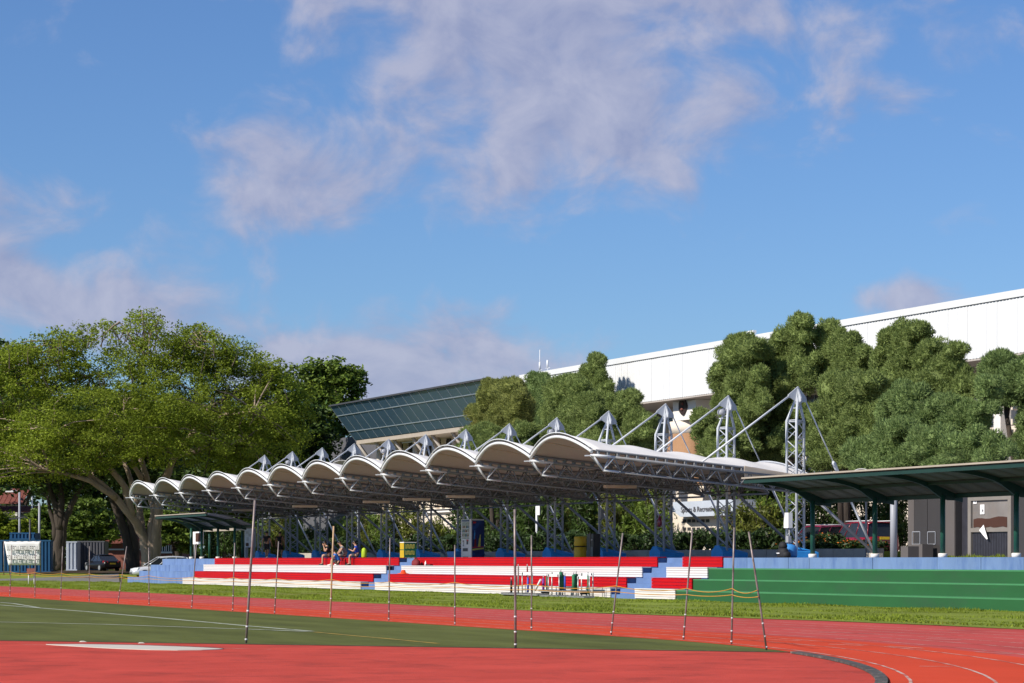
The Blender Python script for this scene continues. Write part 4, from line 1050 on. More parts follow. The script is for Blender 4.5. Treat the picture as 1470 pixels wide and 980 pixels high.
    for k, (z, h, m) in enumerate(((z1 - .34, .24, 'ytext'), (z1 - .66, .22, 'ytext'), (z1 - .95, .16, 'contw'))):
        nb = 6 - k
        b = MB()
        for j in range(nb):
            y = v + .07 + j * (d - .14) / nb; wj = (d - .14) / nb * .78
            b.box(x1 + .002, x1 + .010, y, y + wj * .3, z, z + h); b.box(x1 + .002, x1 + .010, y + wj * .3, y + wj, z + (h * .75 if j % 2 else 0), z + (h if j % 2 else h * .25)); b.box(x1 + .002, x1 + .0095, y + wj * .7, y + wj, z + h * .1, z + h * .9)
        b.build('lettering', m, r)
    # signpost
    v = 58.5; p = P(770.5, 790, v); zt = P(770, 724, v).z
    b = MB(); b.tube([(p.x, v, PZ), (p.x, v, zt)], .075, 8); r = tag(b.build('signpost', 'steelw', loc=(p.x, v, PZ)), 'white signpost with a small square plate beside the ninth mast', 'signpost')
    b = MB(); b.box(p.x + .1, p.x + .5, v - .04, v - .01, P(775, 739, v).z, zt); b.build('sign_plate', 'paper', r)
    # pink bag hanging on a mast
    p = P(947, 748, VM - .35); b = MB(); b.lathe((p.x, p.y, p.z), [(.04, -.28), (.15, -.2), (.17, 0), (.10, .16), (.03, .3)], 8, sy=.6); tag(b.build('hanging_bag', 'carp', loc=(p.x, p.y, p.z)), 'small pink bag hanging on the mast before the tan wall', 'bag')
    # black backpack
    v = 46.3; p = P(1124, 801, v); b = MB(); b.lathe((p.x, v, PZ), [(.27, 0), (.31, .08), (.29, .26), (.22, .36)], 12, sy=.65); r = tag(b.build('backpack', 'black', loc=(p.x, v, PZ)), 'black backpack slumped on the blue wall before the near blue plinth', 'backpack')
    b = MB(); b.lathe((p.x + .0, v, PZ + .34), [(.17, 0), (.20, .1), (.15, .22), (.05, .27)], 12, sy=.8); b.build('top_pouch', 'black', r)
    b = MB(); b.lathe((p.x + .34, v - .05, PZ), [(.14, 0), (.18, .08), (.16, .2), (.06, .24)], 10); b.build('side_pouch', 'black', r)
    b = MB(); b.box(p.x - .12, p.x + .1, v - .21, v - .195, PZ + .16, PZ + .19); b.build('reflective_tab', 'paper', r)
    # blue round lid / tub behind the pack
    v = 46.8; p = P(1132, 800, v); b = MB(); b.lathe((p.x, v, PZ), [(.30, 0), (.33, .1), (.33, .34), (.26, .47), (.1, .52)], 16); tag(b.build('water_barrel', 'signblue', loc=(p.x, v, PZ)), 'bright blue rounded barrel behind the black backpack', 'barrel')
    # bags and bits on the benches
    v = ROWV[2] + .42; z = TOP[3] + .034
    p = P(597, 812, v); b = MB(); b.lathe((p.x, v, z), [(.34, 0), (.40, .06), (.36, .22), (.18, .32)], 10, sy=.5); o = tag(b.build('sports_bag', 'bagred', loc=(p.x, v, z)), 'dark red sports bag on the white bench by the far stair', 'bag')
    b = MB(); b.tube([(p.x - .15, v, z + .28), (p.x - .05, v, z + .40), (p.x + .1, v, z + .40), (p.x + .18, v, z + .26)], .02, 5); b.build('handle', 'black', o)
    p = P(611, 813, v); b = MB(); b.lathe((p.x, v, z), [(.045, 0), (.05, .02), (.05, .16), (.02, .2), (.02, .24)], 8); o = tag(b.build('bottle', 'paper', loc=(p.x, v, z)), 'white bottle beside the dark red sports bag', 'bottle')
    p = P(616, 814, v); b = MB(); b.obox((p.x, v, 0), (1, .2), .22, .08, z, z + .07); tag(b.build('shoes', 'black', loc=(p.x, v, z)), 'dark flat shoe lying next to the white bottle', 'shoe')
    v = ROWV[2] + .2; z = (TOP[2] + TOP[3]) / 2
    p = P(557.5, 818, v); b = MB(); b.box(p.x - .16, p.x + .2, v - .1, v + .12, z, z + .2); o = tag(b.build('small_pack', 'black', loc=(p.x, v, z)), 'small black pack with a pink bottle on the far stair', 'bag')
    b = MB(); b.lathe((p.x - .02, v, z + .2), [(.06, 0), (.07, .1), (.03, .2), (.03, .28)], 8); b.build('bottle', 'tail', o)
    v = ROWV[1] + .35; z = TOP[2] + .034; p = P(579, 828, v); b = MB(); b.lathe((p.x, v, z), [(.30, 0), (.30, .02), (.15, .05), (.10, .17), (.06, .20)], 12); tag(b.build('marker_cone', 'orange', loc=(p.x, v, z)), 'squat orange marker cone on the red bench beside the far stair', 'cone')
    # green info board and white poster panels in the far shelter
    v = 48.0; p = P(289, 782, v); zt, zb = P(283, 763, v).z, P(283, 781, v).z
    b = MB(); b.box(U(277, v), U(290, v), v, v + .12, zb, zt); r = tag(b.build('notice_board', 'paper', loc=(U(283, v), v, PZ)), 'pale notice board with a brown sheet in the far shelter', 'notice board')
    b = MB(); b.box(U(281, v), U(289, v), v - .02, v - .004, P(283, 777.5, v).z, P(283, 765, v).z); b.build('brown_sheet', 'brownpaper', r)
    b = MB(); b.tube([(U(278, v), v + .06, PZ), (U(278, v), v + .06, zb)], .04, 6); b.tube([(U(289, v), v + .06, PZ), (U(289, v), v + .06, zb)], .04, 6); b.build('post', 'grey', r)
    v = 49.0; b = MB(); b.box(U(351, v), U(361.5, v), v, v + .3, P(355, 785.5, v).z, P(355, 758.5, v).z); r = tag(b.build('poster_stand', 'contw', loc=(U(356, v), v, PZ)), 'pale grey poster panel with small prints beside the far shelter', 'poster')
    b = MB()
    for (a, c, t, d_) in ((353, 356.5, 762.5, 766), (357, 360, 766, 770), (354, 357, 771, 777)): b.box(U(a, v), U(c, v), v - .012, v - .003, P(a, d_, v).z, P(a, t, v).z)
    b.build('print', 'grey', r)
    b = MB(); b.box(U(353, v), U(357, v), v - .012, v - .003, P(353, 784, v).z, P(353, 779, v).z); b.build('brown_print', 'brownpaper', r)
    b = MB(); b.box(U(350.5, v), U(352, v), v + .02, v + .2, PZ, P(355, 785, v).z); b.build('leg', 'contw', r)
    b = MB(); b.box(U(361, v), U(362, v), v + .02, v + .2, PZ, P(355, 785, v).z); b.build('leg', 'contw', r)
    v = 50.5; z0, z1 = P(320, 762, v).z, P(320, 759, v).z
    r = thing('bus_screen', 'cream topped dark screen wall at the back of the far shelter', 'screen', (U(320, v), v, PZ))
    b = MB(); b.box(U(292, v), U(350, v), v, v + .6, z0, z1 + .12); b.build('cream_beam', 'gutter', r)
    for px in (295, 342):
        b = MB(); b.tube([(U(px, v), v + .3, PZ), (U(px, v), v + .3, z0)], .09, 8); b.build('post', 'dgreen', r)
platform_things()
# ================================================================ fence poles and ropes
def fence():
    data = [(353, 923, 366, 718), (740, 930, 739, 731), (1101, 933, 1075, 763), (1050, 925, 1054, 757), (981, 918, 994, 759), (877, 911, 894, 765), (763, 904, 763, 768), (653, 897, 653, 782), (558, 891, 560, 772), (474, 886, 479, 755), (394, 881, 400, 777), (334, 877, 337, 779), (275, 873, 282, 780), (214, 868, 213.5, 786), (169, 866, 182, 784), (128, 863, 128.5, 784), (87, 861, 90, 784), (50, 857.5, 51, 790), (14, 856, 17, 782)]
    words = ['nearest pole, tall and alone in front of the far stair on the turf edge', 'second tall pole, upright at the turf edge in front of the hurdles', 'strongly tilted end pole with the rope tied to it', 'upright pole just beside the tilted end pole', 'slightly tilted pole in front of the near benches end',
             'clearly tilted pole in front of the near stair', 'upright short pole in front of the stacked hurdles', 'straight thin pole in front of the vending machine', 'straight thin pole in front of the far stair', 'tan bamboo pole in front of the seated group', 'thin pole in front of the standing pair', 'thin pole before the poster panel', 'pole before the white bench end', 'thin pole before the blue end steps',
             'tilted pole before the black car', 'thin pole before the grey container', 'thin pole before the dark tree', 'thin pole before the little red topped box', 'thin pole before the white banner']
    ys = [0, 0, 847, 844.5, 844.5, 841, 838.6, 836, 835, 831.5, 830, 829, 828, 826, 824.5, 823.5, 822.5, 821.5, 820.5]
    tie = []
    for i, (bx, by, tx, ty) in enumerate(data):
        g = G(bx, by, .01); Yd = -g.x * CP + g.y * SP; t = D(tx, ty, Yd)
        r = .024 if i < 2 else (.026 if i in (9,) else .018)
        b = MB(); b.tube([g - Vector((0, 0, .05)), g.lerp(t, .33), g.lerp(t, .66), t], r, 8)
        o = tag(b.build('fence_pole', 'bamboo' if i == 9 else 'pole', loc=g), words[i], 'pole', 'slim poles along the turf edge')
        for f in ((.02, .11, .22) if i != 9 else (.04, .2)):
            a = g.lerp(t, f); c = g.lerp(t, f + .012); b = MB(); b.tube([a, c], r + .003, 8); b.build('tape_band', 'tape', o)
        if i >= 2:
            f = (by - ys[i]) / (by - ty); tie.append((g.lerp(t, f), g.lerp(t, f - .055)))
    extra = [D(-80, 818.5, 108), D(-80, 822, 108)]
    ups = [a for a, _ in tie] + [extra[0]]; los = [c for _, c in tie] + [extra[1]]
    for nm, pts, sag, lb in (('rope', ups, .07, 'upper orange yellow rope tied from pole to pole along the turf edge'), ('rope', los, .03, 'lower straighter orange rope running below the first along the turf edge')):
        b = MB(); line = []
        for p, q in zip(pts[:-1], pts[1:]):
            for k in range(8):
                t = k / 8; c = p.lerp(q, t); c.z -= sag * 4 * t * (1 - t); c += Vector((.03, -.03, 0)); line.append(c)
        line.append(pts[-1]); b.tube(line, .008, 5)
        tag(b.build(nm, 'rope', loc=line[0]), lb, 'rope')
fence()
# ================================================================ stacked hurdles and trolleys before the stand
def equipment():
    v0 = 41.9
    def hurdle(px, dv, hgt, wpx, label):
        v = v0 + dv; c = P(px, 850, v); w = .59
        r = thing('hurdle', label, 'hurdle', (c.x, v, .07), 'hurdles stacked before the white bench')
        for s in (-1, 1):
            b = MB(); b.tube([(c.x + s * w * .93, v, .08), (c.x + s * w * .93, v, hgt)], .028, 8); u = b.build('upright', 'galv', r)
            b = MB(); b.box(c.x + s * w * .93 - .03, c.x + s * w * .93 + .03, v - .55, v + .08, .07, .11); b.build('foot', 'galv', r)
            b = MB(); b.box(c.x + s * w * .80 - .06, c.x + s * w * .80 + .06, v - .026, v - .021, hgt - .01, hgt + .075); b.build('board_stripe', 'dark', u)
        b = MB(); b.box(c.x - w, c.x + w, v - .02, v + .012, hgt - .02, hgt + .09); b.build('top_board', 'white', r)
        b = MB(); b.tube([(c.x - w * .93, v, .35), (c.x + w * .93, v, .35)], .018, 6); b.build('crossbar', 'galv', r)
    hurdle(757, .15, .98, 0, 'first hurdle of the stack, alone beside the violet pad'); hurdle(795, .0, .92, 0, 'white topped hurdle between the violet pad and the green pads')
    hurdle(800, .25, 1.0, 0, 'hurdle standing close behind another white topped one'); hurdle(838, -.05, .84, 0, 'low white topped hurdle at the near end of the stack')
    hurdle(843, .2, .98, 0, 'taller hurdle behind the low one at the near end')
    def post(px, y0, y1, r0, m, label, cap=None, dv=.1, nm='padded_post', cat='post'):
        v = v0 + dv; a, c = P(px, y1, v), P(px, y0, v)
        b = MB(); b.tube([(a.x, v, max(a.z, .07)), (a.x, v, c.z)], r0, 10); o = tag(b.build(nm, m, loc=(a.x, v, .07)), label, cat, 'posts stacked with the hurdles')
        b = MB(); b.tube([(a.x, v, .07), (a.x, v, max(a.z, .07) + .02)], .02, 6); b.tube([(a.x, v, c.z - .01), (a.x, v, c.z + .13)], .022, 6); b.build('steel_tube', 'galv', o)
    post(805, 821, 848, .07, 'padgreen', 'thick green padded post, farther of the green pair'); post(807.5, 825, 848, .07, 'padgreen', 'thick green padded post leaning on its twin', dv=.22)
    post(823.5, 825, 848, .07, 'padgreen', 'green padded post beside the dark blue pad', dv=.0); post(827, 824, 848, .08, 'padgreen', 'widest green padded post in the middle of the stack', dv=.15)
    post(811, 827, 847, .04, 'padblue', 'slim blue padded post with a tall steel tip'); post(758, 829, 850, .04, 'padblue', 'blue violet padded post beside the first hurdle', dv=-.1); post(780, 830, 851, .05, 'padpurple', 'violet padded post with a pink band', dv=.0)
    post(785, 828, 850, .035, 'padgreen', 'thin pale green post near the violet pad', dv=.2); post(844, 826, 852, .03, 'padgreen', 'thin green post at the near end of the stack', dv=-.2)
    post(744, 814, 852, .035, 'pole', 'tall bare brown post at the far end of the stack', dv=.3); post(757, 814, 828, .03, 'bagred', 'dark red post rising behind the first hurdle', dv=.3); post(734, 833, 851, .05, 'black', 'short black post at the far end of the stack', dv=-.1)
    v = v0 - .2; a, c = P(768.5, 847, v), P(776, 832, v); b = MB(); b.tube([a, c], .045, 6); tag(b.build('white_bar', 'white', loc=a), 'white bar leaning diagonally between the hurdles', 'bar')
    for (x0, x1, y, lb) in ((730, 783, 853, 'long low grey steel trolley under the first hurdles'), (784, 846, 849, 'grey steel trolley under the green padded posts'), (786, 850, 856, 'flat grey steel frame lying at the near end of the stack')):
        v = v0 - .45 if y > 850 else v0 - .1; a, c = U(x0, v), U(x1, v); z = max(P(x0, y, v).z, .10)
        r = thing('trolley', lb, 'trolley', ((a + c) / 2, v, .06), 'flat trolleys under the hurdles')
        b = MB(); b.box(a, c, v - .35, v + .1, z, z + .05); b.build('deck', 'galv', r)
        for s in np.linspace(a + .1, c - .1, 6): 
            b = MB(); b.box(s - .03, s + .03, v - .38, v + .13, z + .052, z + .08); b.build('slat', 'galv', r)
        for s in (a + .2, c - .2):
            b = MB(); b.tube([(s, v - .3, z - .02), (s, v + .05, z - .02)], .055, 8); b.build('wheel', 'tyre', r)
equipment()
# ================================================================ cars
def car(label, name, paint, loc, heading, L=4.3, W=1.75, Ht=1.5, kind='hatch'):
    r = thing(name, label, 'car', loc); ca, sa = math.cos(heading), math.sin(heading); o = Vector(loc)
    def T(x, y, z): return (o.x + x * ca - y * sa, o.y + x * sa + y * ca, o.z + z)
    h = L / 2; belt = Ht * .60
    if kind == 'suv': st = [(-h, .84, .45, .98), (-h * .97, .93, .32, 1.02), (-h * .6, 1, .25, 1.03), (0, 1, .24, 1.02), (h * .42, 1, .25, 1.0), (h * .8, .95, .28, .92), (h * .96, .86, .34, .80), (h, .72, .42, .68)]
    else: st = [(-h, .82, .40, .88), (-h * .96, .92, .28, .92), (-h * .6, 1, .22, .93), (0, 1, .2, .92), (h * .38, 1, .22, .90), (h * .75, .95, .25, .78), (h * .95, .85, .28, .66), (h, .70, .36, .56)]
    k = Ht / (1.72 if kind == 'suv' else 1.5); w = W / 2
    b = MB(); rows = []
    for (x, ww, zb, zt) in st:
        hw = w * ww; zb, zt = zb * k, zt * k; zm = zb + (zt - zb) * .55
        rows.append([T(x, -hw * .86, zb), T(x, -hw, zb + .12), T(x, -hw, zm), T(x, -hw * .95, zt - .03), T(x, -hw * .80, zt), T(x, 0, zt + .02), T(x, hw * .80, zt), T(x, hw * .95, zt - .03), T(x, hw, zm), T(x, hw, zb + .12), T(x, hw * .86, zb), T(x, -hw * .86, zb)])
    b.grid(rows)
    for e in (rows[0], rows[-1]): b.add(e[:-1], [tuple(range(11))])
    body = b.build('body', paint, r)
    zb = st[3][3] * k - .02
    if kind == 'suv': cab = [(-h * .93, -h * .84), (h * .42, h * .16)]
    elif kind == 'sedan': cab = [(-h * .78, -h * .36), (h * .42, h * .08)]
    else: cab = [(-h * .92, -h * .74), (h * .55, h * .12)]
    (xb0, xt0), (xb1, xt1) = cab; zt = Ht - .05
    def loftq(x0, x1, y0b, y0t): pass
    yb, yt = w * .93, w * .74
    G_ = MB(); G_.hexa([T(xb0, -yb, zb), T(xb1, -yb, zb), T(xb1, yb, zb), T(xb0, yb, zb), T(xt0, -yt, zt), T(xt1, -yt, zt), T(xt1, yt, zt), T(xt0, yt, zt)]); G_.build('windows', 'carglass', r)
    b = MB(); rr = []
    for f in np.linspace(0, 1, 7):
        x = xt0 - .10 + (xt1 - xt0 + .16) * f; zz = zt + .01 + .06 * math.sin(math.pi * f) ; rr.append([T(x, -yt - .03, zz - .05), T(x, -yt * .85, zz), T(x, 0, zz + .03), T(x, yt * .85, zz), T(x, yt + .03, zz - .05)])
    b.grid(rr); ro = b.build('roof', paint, r); ro.modifiers.new('thickness', 'SOLIDIFY').thickness = .04
    for s in (-1, 1):
        for (xa, xb_) in ((xb0, xt0), (xb1, xt1), (xb0 * .62 + xb1 * .38, xt0 * .62 + xt1 * .38), (xb0 * .25 + xb1 * .75 , xt0 * .28 + xt1 * .72)):
            b = MB(); b.tube([T(xa, s * (yb + .006), zb - .02), T(xb_, s * (yt + .006), zt)], .024, 5); b.build('pillar', paint, body)
    for s in (-1, 1):
        for x in (-h * .60, h * .62):
            b = MB(); b.tube([T(x, s * (w - .20), .31 * k), T(x, s * (w + .01), .31 * k)], .31 * k, 18); wh = b.build('wheel', 'tyre', r)
            b = MB(); b.tube([T(x, s * (w + .0), .31 * k), T(x, s * (w + .025), .31 * k)], .20 * k, 14); b.build('rim', 'rim', wh)
        tz = .78 * k
        b = MB(); b.hexa([T(-h - .015, s * w * .55, tz - .02), T(-h + .25, s * w * .965, tz - .02), T(-h + .3, s * w * .90, tz - .02), T(-h + .1, s * w * .5, tz - .02), T(-h - .015, s * w * .55, tz + .12), T(-h + .25, s * w * .965, tz + .16), T(-h + .3, s * w * .90, tz + .16), T(-h + .1, s * w * .5, tz + .12)]); b.build('tail_light', 'tail', r)
        hz = .56 * k
        b = MB(); b.hexa([T(h * 1.0, s * w * .45, hz), T(h * .86, s * w * .90, hz + .05), T(h * .8, s * w * .80, hz + .05), T(h * .93, s * w * .4, hz), T(h * .99, s * w * .45, hz + .13), T(h * .82, s * w * .92, hz + .22), T(h * .78, s * w * .80, hz + .22), T(h * .92, s * w * .4, hz + .13)]); b.build('headlight', 'head', r)
        b = MB(); b.hexa([T(xb1 - .25, s * (w - .02), zb), T(xb1 - .1, s * (w - .02), zb), T(xb1 - .1, s * (w + .18), zb + .02), T(xb1 - .25, s * (w + .18), zb + .02), T(xb1 - .25, s * (w - .02), zb + .13), T(xb1 - .1, s * (w - .02), zb + .13), T(xb1 - .1, s * (w + .18), zb + .15), T(xb1 - .25, s * (w + .18), zb + .15)]); b.build('mirror', paint, r)
        if kind == 'suv':
            b = MB(); b.tube([T(xt0, s * yt * .92, zt + .09), T(xt1, s * yt * .92, zt + .09)], .025, 6); b.build('roof_rail', 'steelw', r)
    pz = (.90 if kind == 'suv' else .62) * k; b = MB(); b.hexa([T(-h - .03, -.26, pz), T(-h - .01, -.26, pz), T(-h - .01, .26, pz), T(-h - .03, .26, pz), T(-h - .03, -.26, pz + .13), T(-h - .01, -.26, pz + .13), T(-h - .01, .26, pz + .13), T(-h - .03, .26, pz + .13)]); b.build('number_plate', 'plate', r)
    b = MB(); b.hexa([T(h * .985, -.4, .30 * k), T(h * 1.0, -.4, .30 * k), T(h * 1.0, .4, .30 * k), T(h * .985, .4, .30 * k), T(h * .985, -.4, .46 * k), T(h * 1.006, -.4, .46 * k), T(h * 1.006, .4, .46 * k), T(h * .985, .4, .46 * k)]); b.build('grille', 'dark', r)
    return r
def cars():
    p = D(190, 820, 181.5)
    car('silver hatchback parked nose out beside the blue end steps', 'parked_car', 'carw', (p.x + .6, p.y + 2.0, gz(p.x, p.y) + .20), math.radians(-95), 4.4, 1.75, 1.58)
    p = D(147, 815, 228); fwd = Vector((p.x, p.y, 0)).normalized(); hd = math.atan2(fwd.y, fwd.x) + math.radians(24)
    car('black saloon parked under the trees in front of the grey container', 'parked_car', 'carb', (p.x, p.y, gz(p.x, p.y) + .02), hd, 4.5, 1.8, 1.45, 'sedan')
    p = D(243, 808, 196)
    car('dark car mostly hidden behind the silver hatchback', 'parked_car', 'carb', (p.x, p.y, gz(p.x, p.y) + .03), math.radians(-93), 4.3, 1.75, 1.5)
    v = 62.0; p = P(1246, 800, v)
    car('dark red car seen from behind with a yellow number plate beside the metal building', 'parked_car', 'carr', (p.x - 2.2, v + .9, 1.62), math.pi, 4.4, 1.8, 1.78, 'suv')
    p = P(1166, 800, 64.5)
    car('maroon car with pale roof rails behind the flowering hedge', 'parked_car', 'carp', (p.x, 64.5 + .4, 1.62), math.radians(-82), 4.4, 1.8, 1.72, 'suv')
    p = P(603, 800, 65.0)
    car('red roofed dark car behind the green recycling bin', 'parked_car', 'carr', (p.x, 65.0, 1.62), math.radians(-80), 3.8, 1.6, 1.62)
cars()
# ================================================================ the far end: containers, banner, houses, lamps
def far_end():
    def container(px0, px1, ybot, Yd, hgt, m, label, ang=0.0, depth=2.4, endm=None):
        a, c = D(px0, ybot, Yd), D(px1, ybot, Yd); z0 = gz(a.x, a.y) + .02
        ax = (c - a); ax.z = 0; L_ = ax.length; ax.normalize(); bx = Vector((-ax.y, ax.x, 0)); 
        if bx.dot(FWD) < 0: bx = -bx
        r = thing('container', label, 'container', (a.x, a.y, z0))
        b = MB(); q = [a, c, c + bx * depth, a + bx * depth]
        q2 = [p + bx * (.03 if i < 2 else 0) for i, p in enumerate(q)]
        b.hexa([(p.x, p.y, z0) for p in q2] + [(p.x, p.y, z0 + hgt - .02) for p in q2]); b.build('body', m, r)
        n = int(L_ / .28)
        rb = MB()
        for k in range(n):
            p = a + ax * ((k + .5) * L_ / n); rb.obox((p.x - bx.x * .015, p.y - bx.y * .015, 0), (ax.x, ax.y), .075, .04, z0 + .12, z0 + hgt - .14)
        rb.build('corrugation', m, r)
        for z in (z0 + .001, z0 + hgt - .12):
            b = MB(); p = (a + c) / 2 ; b.obox((p.x, p.y, 0), (ax.x, ax.y), L_ / 2 + .02, .07, z, z + .12); b.build('rail', m, r)
        return r, a, ax, bx, z0
    container(-60, 73, 812, 216, 2.75, 'cont', 'long dark blue shipping container behind the white banner')
    r, a, ax, bx, z0 = container(14, 50, 768, 222, .62, 'cont', 'short blue box sitting on top of the blue container'); 
    for o in [r]: o.location.z = 3.35 
    container(111, 150, 815, 238, 2.75, 'contg', 'ribbed container side in a shade tone behind the black saloon')  # shaded side of one container, the shade put into its colour
    container(95, 110.5, 814, 236, 2.7, 'contw', 'pale container end in a sunlit tone beside the dark tree trunk')  # lit end of that container, built apart with sunlight in its colour
    # banner on posts
    Yd = 205; pts = [D(6, 777, Yd), D(58, 776.5, Yd), D(58, 811, Yd), D(12, 811, Yd)]
    g0 = D(6, 820, Yd); zg = gz(g0.x, g0.y)
    r = thing('banner', 'white banner with two rows of dark letters tied to thin posts before the blue container', 'banner', (pts[3].x, pts[3].y, zg))
    b = MB(); rows = []
    for j in range(9):
        t = j / 8; row = []
        for i in range(17):
            s = i / 16; top = pts[0].lerp(pts[1], s); bot = pts[3].lerp(pts[2], s); p = top.lerp(bot, t)
            p += FWD * (.02 * math.sin(s * 9 + t * 2)); p.z -= .04 * math.sin(s * math.pi * 5) ** 2 * (1 - t); row.append(p)
        rows.append(row)
    b.grid(rows); cl = b.build('cloth', 'paper', r); cl.modifiers.new('thickness', 'SOLIDIFY').thickness = .02
    for (y0, y1, n) in ((783.5, 790, 17), (797, 803.5, 18)):
        for k in range(n):
            x = 10 + k * 46.5 / n; kind = (k * 7 + n) % 5; w = 46.5 / n * .72
            b = MB(); z0, z1 = D(x, y1, Yd - .25).z, D(x, y0, Yd - .25).z; p = D(x, y1, Yd - .25); q = D(x + w, y1, Yd - .25); d = (q - p); L_ = d.length; d.normalize(); e = L_ * .17
            def bar(u0, u1, f0, f1):
                c = p + d * ((u0 + u1) / 2); b.obox((c.x, c.y, 0), (d.x, d.y), (u1 - u0) / 2, .012, z0 + (z1 - z0) * f0, z0 + (z1 - z0) * f1)
            bar(0, e, 0, 1)
            if kind in (0, 1, 3): bar(e, L_, .82, 1)
            if kind in (0, 2, 4): bar(e, L_, 0, .18)
            if kind in (1, 3): bar(e, L_ * .85, .42, .58)
            if kind in (2, 3): bar(L_ - e, L_, .1, .9)
            b.build('letter', 'letter', cl)
    for px in (5.5, 14, 28.5, 43, 51, 58.5):
        t = D(px, 776, Yd + .1); b = MB(); b.tube([(t.x, t.y, zg), (t.x, t.y, t.z)], .04, 6); b.build('post', 'pole', r)
    # little red topped box on legs
    g = G(45, 839, .06); Yd2 = F * (H - .06) / 35
    r = thing('marker_stand', 'little red brown topped stand on white legs at the grass edge', 'stand', (g.x, g.y, .06))
    b = MB(); b.obox((g.x, g.y, 0), RIGHT, .24, .22, .72, 1.06); b.build('box_top', 'brick', r)
    for s in (-.17, .17):
        c = g + RIGHT * s; b = MB(); b.tube([(c.x, c.y, .05), (c.x, c.y, .73)], .03, 6); b.build('leg', 'white', r)
    # lamp poles
    for (px, yb, yt, Yd, m, lb, head) in ((28, 790, 706, 232, 'grey', 'pale lamp pole with a curved head before the tiled house', True), (56.5, 790, 722, 226, 'grey', 'plain pale pole before the dark tree', False), (43, 800, 745, 218, 'dark', 'short dark pole with a bent arm before the tiled house', True), (46, 727, 712, 255, 'steel', 'small pale pole top behind the tiled eave', False)):
        g = D(px, yb, Yd); t = D(px, yt, Yd); zg = gz(g.x, g.y); b = MB(); b.tube([(g.x, g.y, zg), (g.x, g.y, t.z)], .10 if m == 'grey' else .08, 8); o = tag(b.build('lamp_pole', m, loc=(g.x, g.y, zg)), lb, 'lamp pole')
        if head:
            b = MB(); e = t - RIGHT * .9 if m == 'grey' else t - RIGHT * 1.4; b.tube([t - Vector((0, 0, .1)), t - RIGHT * .4 + Vector((0, 0, .18)), e + Vector((0, 0, .05))], .05, 6); b.build('arm', m, o)
            b = MB(); b.obox((e.x, e.y, 0), RIGHT, .35, .14, e.z - .02, e.z + .10); b.build('lamp_head', 'white' if m == 'grey' else 'dark', o)
    # tiled houses
    def tiled(r, p, q, bx, z0, z1, run, name='roof', m='tile'):
        "mono pitch of overlapping tile courses from eave p-q rising along bx"
        n = 10; 
        for k in range(n):
            a0, a1 = k / n, (k + 1) / n
            A, B = p + bx * run * a0, q + bx * run * a0; C_, D_ = q + bx * run * (a1 + .02), p + bx * run * (a1 + .02)
            b = MB(); h0, h1 = z0 + (z1 - z0) * a0 + .06, z0 + (z1 - z0) * a1 + .02
            b.hexa([(A.x, A.y, h0 - .08), (B.x, B.y, h0 - .08), (C_.x, C_.y, h1 - .08), (D_.x, D_.y, h1 - .08), (A.x, A.y, h0), (B.x, B.y, h0), (C_.x, C_.y, h1), (D_.x, D_.y, h1)])
            o = b.build('tile_course', m, r)
            nb = 14; t = MB()
            for j in range(nb):
                s0 = A.lerp(B, (j + .3) / nb); s1 = D_.lerp(C_, (j + .3) / nb); t.tube([(s0.x, s0.y, h0 + .01), (s1.x, s1.y, h1 + .01)], .045, 4)
            t.build('tile_ridges', m, o)
    Yd = 262
    a, c = D(-70, 815, Yd), D(34, 815, Yd); zg = gz(a.x, a.y)
    r = thing('tiled_house', 'grey house with red tiled roofs half hidden behind bushes at the edge of the field', 'house', (a.x, a.y, zg))
    e = D(62, 815, Yd - 4)
    b = MB(); q = [a, c, c + FWD * 8, a + FWD * 8]; zt = D(0, 725, Yd).z; b.hexa([(p.x, p.y, zg) for p in q] + [(p.x, p.y, zt) for p in q]); b.build('wall', 'housew', r)
    tiled(r, D(-70, 0, Yd - .6), D(32, 0, Yd - .6), FWD, D(0, 723, Yd).z, D(0, 700, Yd).z, 4.2)
    tiled(r, D(-70, 0, Yd - 5.0), D(65, 0, Yd - 5.0), FWD, D(0, 735, Yd - 5).z, D(0, 725.5, Yd - 5).z, 3.5)
    b = MB(); p0, p1 = D(7, 0, Yd - .02), D(40, 0, Yd - .02); b.obox(((p0.x + p1.x) / 2, (p0.y + p1.y) / 2, 0), RIGHT, 1.2, .05, D(0, 752, Yd).z, D(0, 736, Yd).z); wn = b.build('window', 'darkwin', r)
    p = D(21, 736, Yd - .5); b = MB(); b.obox((p.x, p.y, 0), RIGHT, .32, .25, p.z - .35, p.z + .3); b.build('air_conditioner', 'white', r)
    p0, p1 = D(8, 746, Yd - 1.5), D(42, 746, Yd - 1.5); b = MB(); b.tube([p0, p1], .06, 6); b.build('balcony_rail', 'white', r)
    Yd = 268
    a, c = D(147, 815, Yd), D(262, 815, Yd); zg = gz(a.x, a.y)
    r = thing('brick_house', 'low red brick house with white window frames behind the big trunks', 'house', (a.x, a.y, zg))
    zt = D(0, 780, Yd).z
    b = MB(); q = [a, c, c + FWD * 8, a + FWD * 8]; b.hexa([(p.x, p.y, zg) for p in q] + [(p.x, p.y, zt) for p in q]); b.build('wall', 'brick', r)
    pk = D(176, 768, Yd); l, rr_ = D(144, 785, Yd - .1), D(208, 785, Yd - .1)
    b = MB(); b.prism([l, rr_, D(176, 768, Yd - .1)], FWD * 6); b.build('gable', 'brick', r)
    b = MB(); b.obox(((l.x + rr_.x) / 2, (l.y + rr_.y) / 2, 0), RIGHT, 2.3, .12, D(0, 789.5, Yd).z, D(0, 787.5, Yd).z); b.build('white_band', 'white', r)
    tiled(r, D(143, 0, Yd - .8), D(210, 0, Yd - .8), FWD, D(0, 784, Yd).z + .3, D(0, 764, Yd).z, 5)
